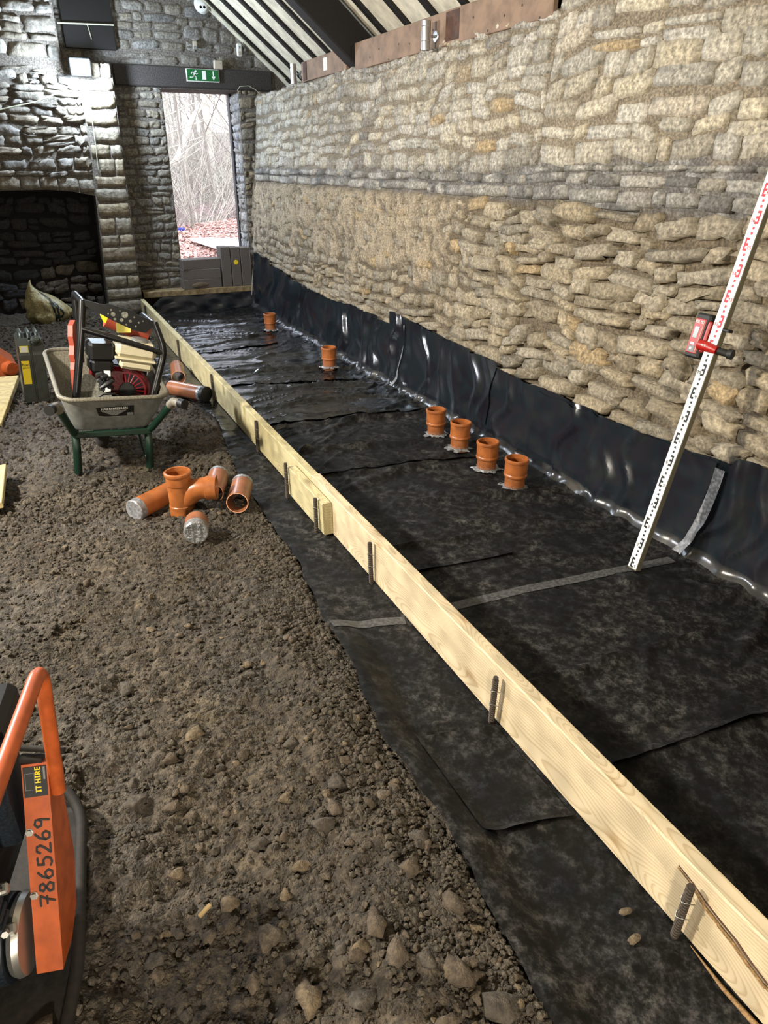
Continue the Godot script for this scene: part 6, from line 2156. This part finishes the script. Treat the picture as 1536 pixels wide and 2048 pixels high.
func build_outdoors() -> void:
	var r := RandomNumberGenerator.new()
	r.seed = 71
	var pos := PackedVector3Array()
	var col := PackedColorArray()
	var rows := 90
	var cols := 70
	for i in rows:
		var z := lerpf(-9.76, -40.0, i / (rows - 1.0))
		for j in cols:
			var x := lerpf(-14.0, 26.0, j / (cols - 1.0))
			pos.append(Vector3(x, ground_out(x, z), z))
			var n := nz.get_noise_2d(x * 0.8, z * 0.8)
			var c := Color(0.40, 0.28, 0.24).lerp(Color(0.30, 0.31, 0.22), clampf(n * 1.5 + 0.2, 0.0, 1.0))
			c.a = 1.0
			col.append(c)
	var g := put(self, "woodland_ground", sheet(rows, cols, pos, col, PackedVector2Array(), Vector3.UP), M.leaf_litter)
	g.set_meta("kind", "structure")
	# heap of red-brown chippings and leaf litter
	var mp := PackedVector3Array()
	var mc := PackedColorArray()
	for i in 50:
		for j in 50:
			var x := lerpf(1.2, 7.5, j / 49.0)
			var z := lerpf(-10.4, -15.2, i / 49.0)
			var y := ground_out(x, z) - 0.03 + 0.10 * smoothstep(-11.0, -12.5, z) * (1.0 - smoothstep(-14.5, -15.1, z)) + 0.75 * exp(-pow((x - 5.2) / 1.35, 2.0) - pow((z + 13.9) / 0.9, 2.0)) + 0.03 * nz.get_noise_2d(x * 3.0, z * 3.0)
			mp.append(Vector3(x, y, z))
			mc.append(Color(0.50, 0.30, 0.24) * (1.0 + 0.3 * nz.get_noise_2d(x * 4.0, z * 4.0)))
	var hp := thing("chippings_heap", "heap of reddish leaf litter and chippings outside the doorway", "heap")
	put(hp, "heap", sheet(50, 50, mp, mc, PackedVector2Array(), Vector3.UP), M.leaf_litter)
	var mm := MultiMesh.new()
	mm.transform_format = MultiMesh.TRANSFORM_3D
	mm.use_colors = true
	var chip := BoxMesh.new()
	chip.size = Vector3(1, 0.25, 0.7)
	mm.mesh = chip
	mm.instance_count = 9000
	for i in 9000:
		var x := r.randf_range(1.4, 7.2)
		var z := r.randf_range(-10.5, -15.0)
		var y := ground_out(x, z) - 0.03 + 0.10 * smoothstep(-11.0, -12.5, z) * (1.0 - smoothstep(-14.5, -15.1, z)) + 0.75 * exp(-pow((x - 5.2) / 1.35, 2.0) - pow((z + 13.9) / 0.9, 2.0))
		mm.set_instance_transform(i, Transform3D(Basis.from_euler(Vector3(r.randf_range(-0.8, 0.8), r.randf() * TAU, r.randf_range(-0.8, 0.8))).scaled(Vector3.ONE * r.randf_range(0.02, 0.06)), Vector3(x, y + 0.015, z)))
		var l := r.randf_range(0.5, 1.4)
		mm.set_instance_color(i, Color(0.52 * l, 0.31 * l, 0.25 * l))
	var mi := MultiMeshInstance3D.new()
	mi.multimesh = mm
	mi.material_override = M.chip
	mi.name = "chippings"
	hp.add_child(mi)
	mi.set_meta("kind", "stuff")
	var wb := box(self, "white_board", M.white_plastic, Vector3(3.25, 0.42, -12.55), Vector3(1.15, 0.04, 1.7), 0.005, Vector3(0.02, 0.12, 0))
	tag(wb, "white board lying on the litter outside the doorway", "board")
	var bl := box(self, "blue_litter", M.blue, Vector3(2.60, 0.52, -14.2), Vector3(0.16, 0.10, 0.10), 0.02)
	tag(bl, "small scrap of blue plastic outside the doorway", "litter")
	# pale trunk and long leaning branch nearest the door
	var t0 := thing("bare_tree", "slim pale bare tree with a long branch slanting across the doorway", "tree", Vector3(3.95, ground_out(3.95, -17.0), -17.0), 0.0, "bare trees outside")
	var st := mb()
	tube(st, [Vector3(0, -0.1, 0), Vector3(-0.05, 1.4, 0.0), Vector3(0.05, 2.6, 0.1), Vector3(0.0, 4.2, 0.0), Vector3(0.1, 6.0, 0.0)], 0.07, 8, false, [0.10, 0.08, 0.07, 0.05, 0.03])
	make(t0, "trunk", st, M.pale_bark)
	st = mb()
	tube(st, [Vector3(-1.05, 0.75, 1.5), Vector3(-0.6, 1.5, 1.3), Vector3(-0.05, 2.1, 1.1), Vector3(0.4, 2.7, 1.0), Vector3(0.95, 2.95, 0.9), Vector3(1.6, 3.4, 0.9)], 0.05, 7, false, [0.05, 0.05, 0.045, 0.04, 0.03, 0.02])
	tube(st, [Vector3(-1.0, 2.9, 1.2), Vector3(-0.2, 3.25, 1.1), Vector3(0.5, 3.1, 1.1), Vector3(1.2, 3.0, 1.0)], 0.03, 6, false, [0.02, 0.03, 0.03, 0.02])
	tube(st, [Vector3(-0.9, 3.4, 1.2), Vector3(-0.4, 2.4, 1.2), Vector3(0.0, 1.5, 1.2), Vector3(0.5, 0.7, 1.2)], 0.025, 6, false, [0.015, 0.025, 0.025, 0.02])
	make(t0, "branch", st, M.pale_bark)
	for k in 6:
		st = mb()
		limb(st, Vector3(0, 2.0 + k * 0.6, 0), Vector3(r.randf_range(-1, 1), 0.6, r.randf_range(-0.6, 0.8)).normalized(), 1.6, 0.03, 3, r)
		make(t0, "branch", st, M.pale_bark)
	var trunks := []
	var crowns := []
	for k in 5:
		st = mb()
		tube(st, [Vector3(0, 0, 0), Vector3(0.1, 1.8, 0.05), Vector3(r.randf_range(-0.3, 0.3), 4.5, 0)], 0.035, 6, false, [0.038, 0.026, 0.008])
		trunks.append(done(st))
		st = mb()
		for e in 8:
			limb(st, Vector3(0.05, 0.35 + 0.5 * e, 0.02), Vector3(r.randf_range(-1, 1), r.randf_range(0.2, 1.0), r.randf_range(-1, 1)).normalized(), r.randf_range(1.3, 2.0), 0.013, 4, r)
		crowns.append(done(st))
	for k in 26:
		var z := -13.8 - 14.0 * k / 25.0
		var x := -z * (0.20 + 0.055 * (k % 3 - 1) + r.randf_range(-0.03, 0.03)) + 0.4
		var t := thing("bare_tree", "bare winter tree in the tangled wood beyond the doorway", "tree", Vector3(x, ground_out(x, z) - 0.05, z), r.randf() * TAU, "bare winter trees in the wood")
		t.scale = Vector3.ONE * r.randf_range(0.75, 1.15)
		var m: Material = M.bark if k % 3 else M.pale_bark
		put(t, "trunk", trunks[k % 5], m)
		put(t, "branches", crowns[k % 5], m)
	# leafless scrub and brambles on the bank
	var scrub := []
	for k in 3:
		st = mb()
		for e in 34:
			var a := r.randf() * TAU
			var p := Vector3(cos(a), 0, sin(a)) * r.randf() * 0.5
			limb(st, p, Vector3(cos(a) * 0.7, r.randf_range(0.6, 1.4), sin(a) * 0.7).normalized(), r.randf_range(0.8, 1.6), 0.009, 2, r)
		scrub.append(done(st))
	for k in 18:
		var z := -14.2 - 9.0 * k / 17.0
		var x := -z * (0.20 + 0.05 * (k % 4 - 1.5) + r.randf_range(-0.02, 0.02)) + 0.4
		var t := put(self, "bare_shrub", scrub[k % 3], M.pale_bark if k % 2 else M.bark, Transform3D(Basis.from_euler(Vector3(0, r.randf() * TAU, 0)).scaled(Vector3.ONE * r.randf_range(0.7, 1.2)), Vector3(x, ground_out(x, z) - 0.03, z)))
		tag(t, "leafless tangled shrub on the bank beyond the doorway", "shrub", "leafless shrubs on the bank")
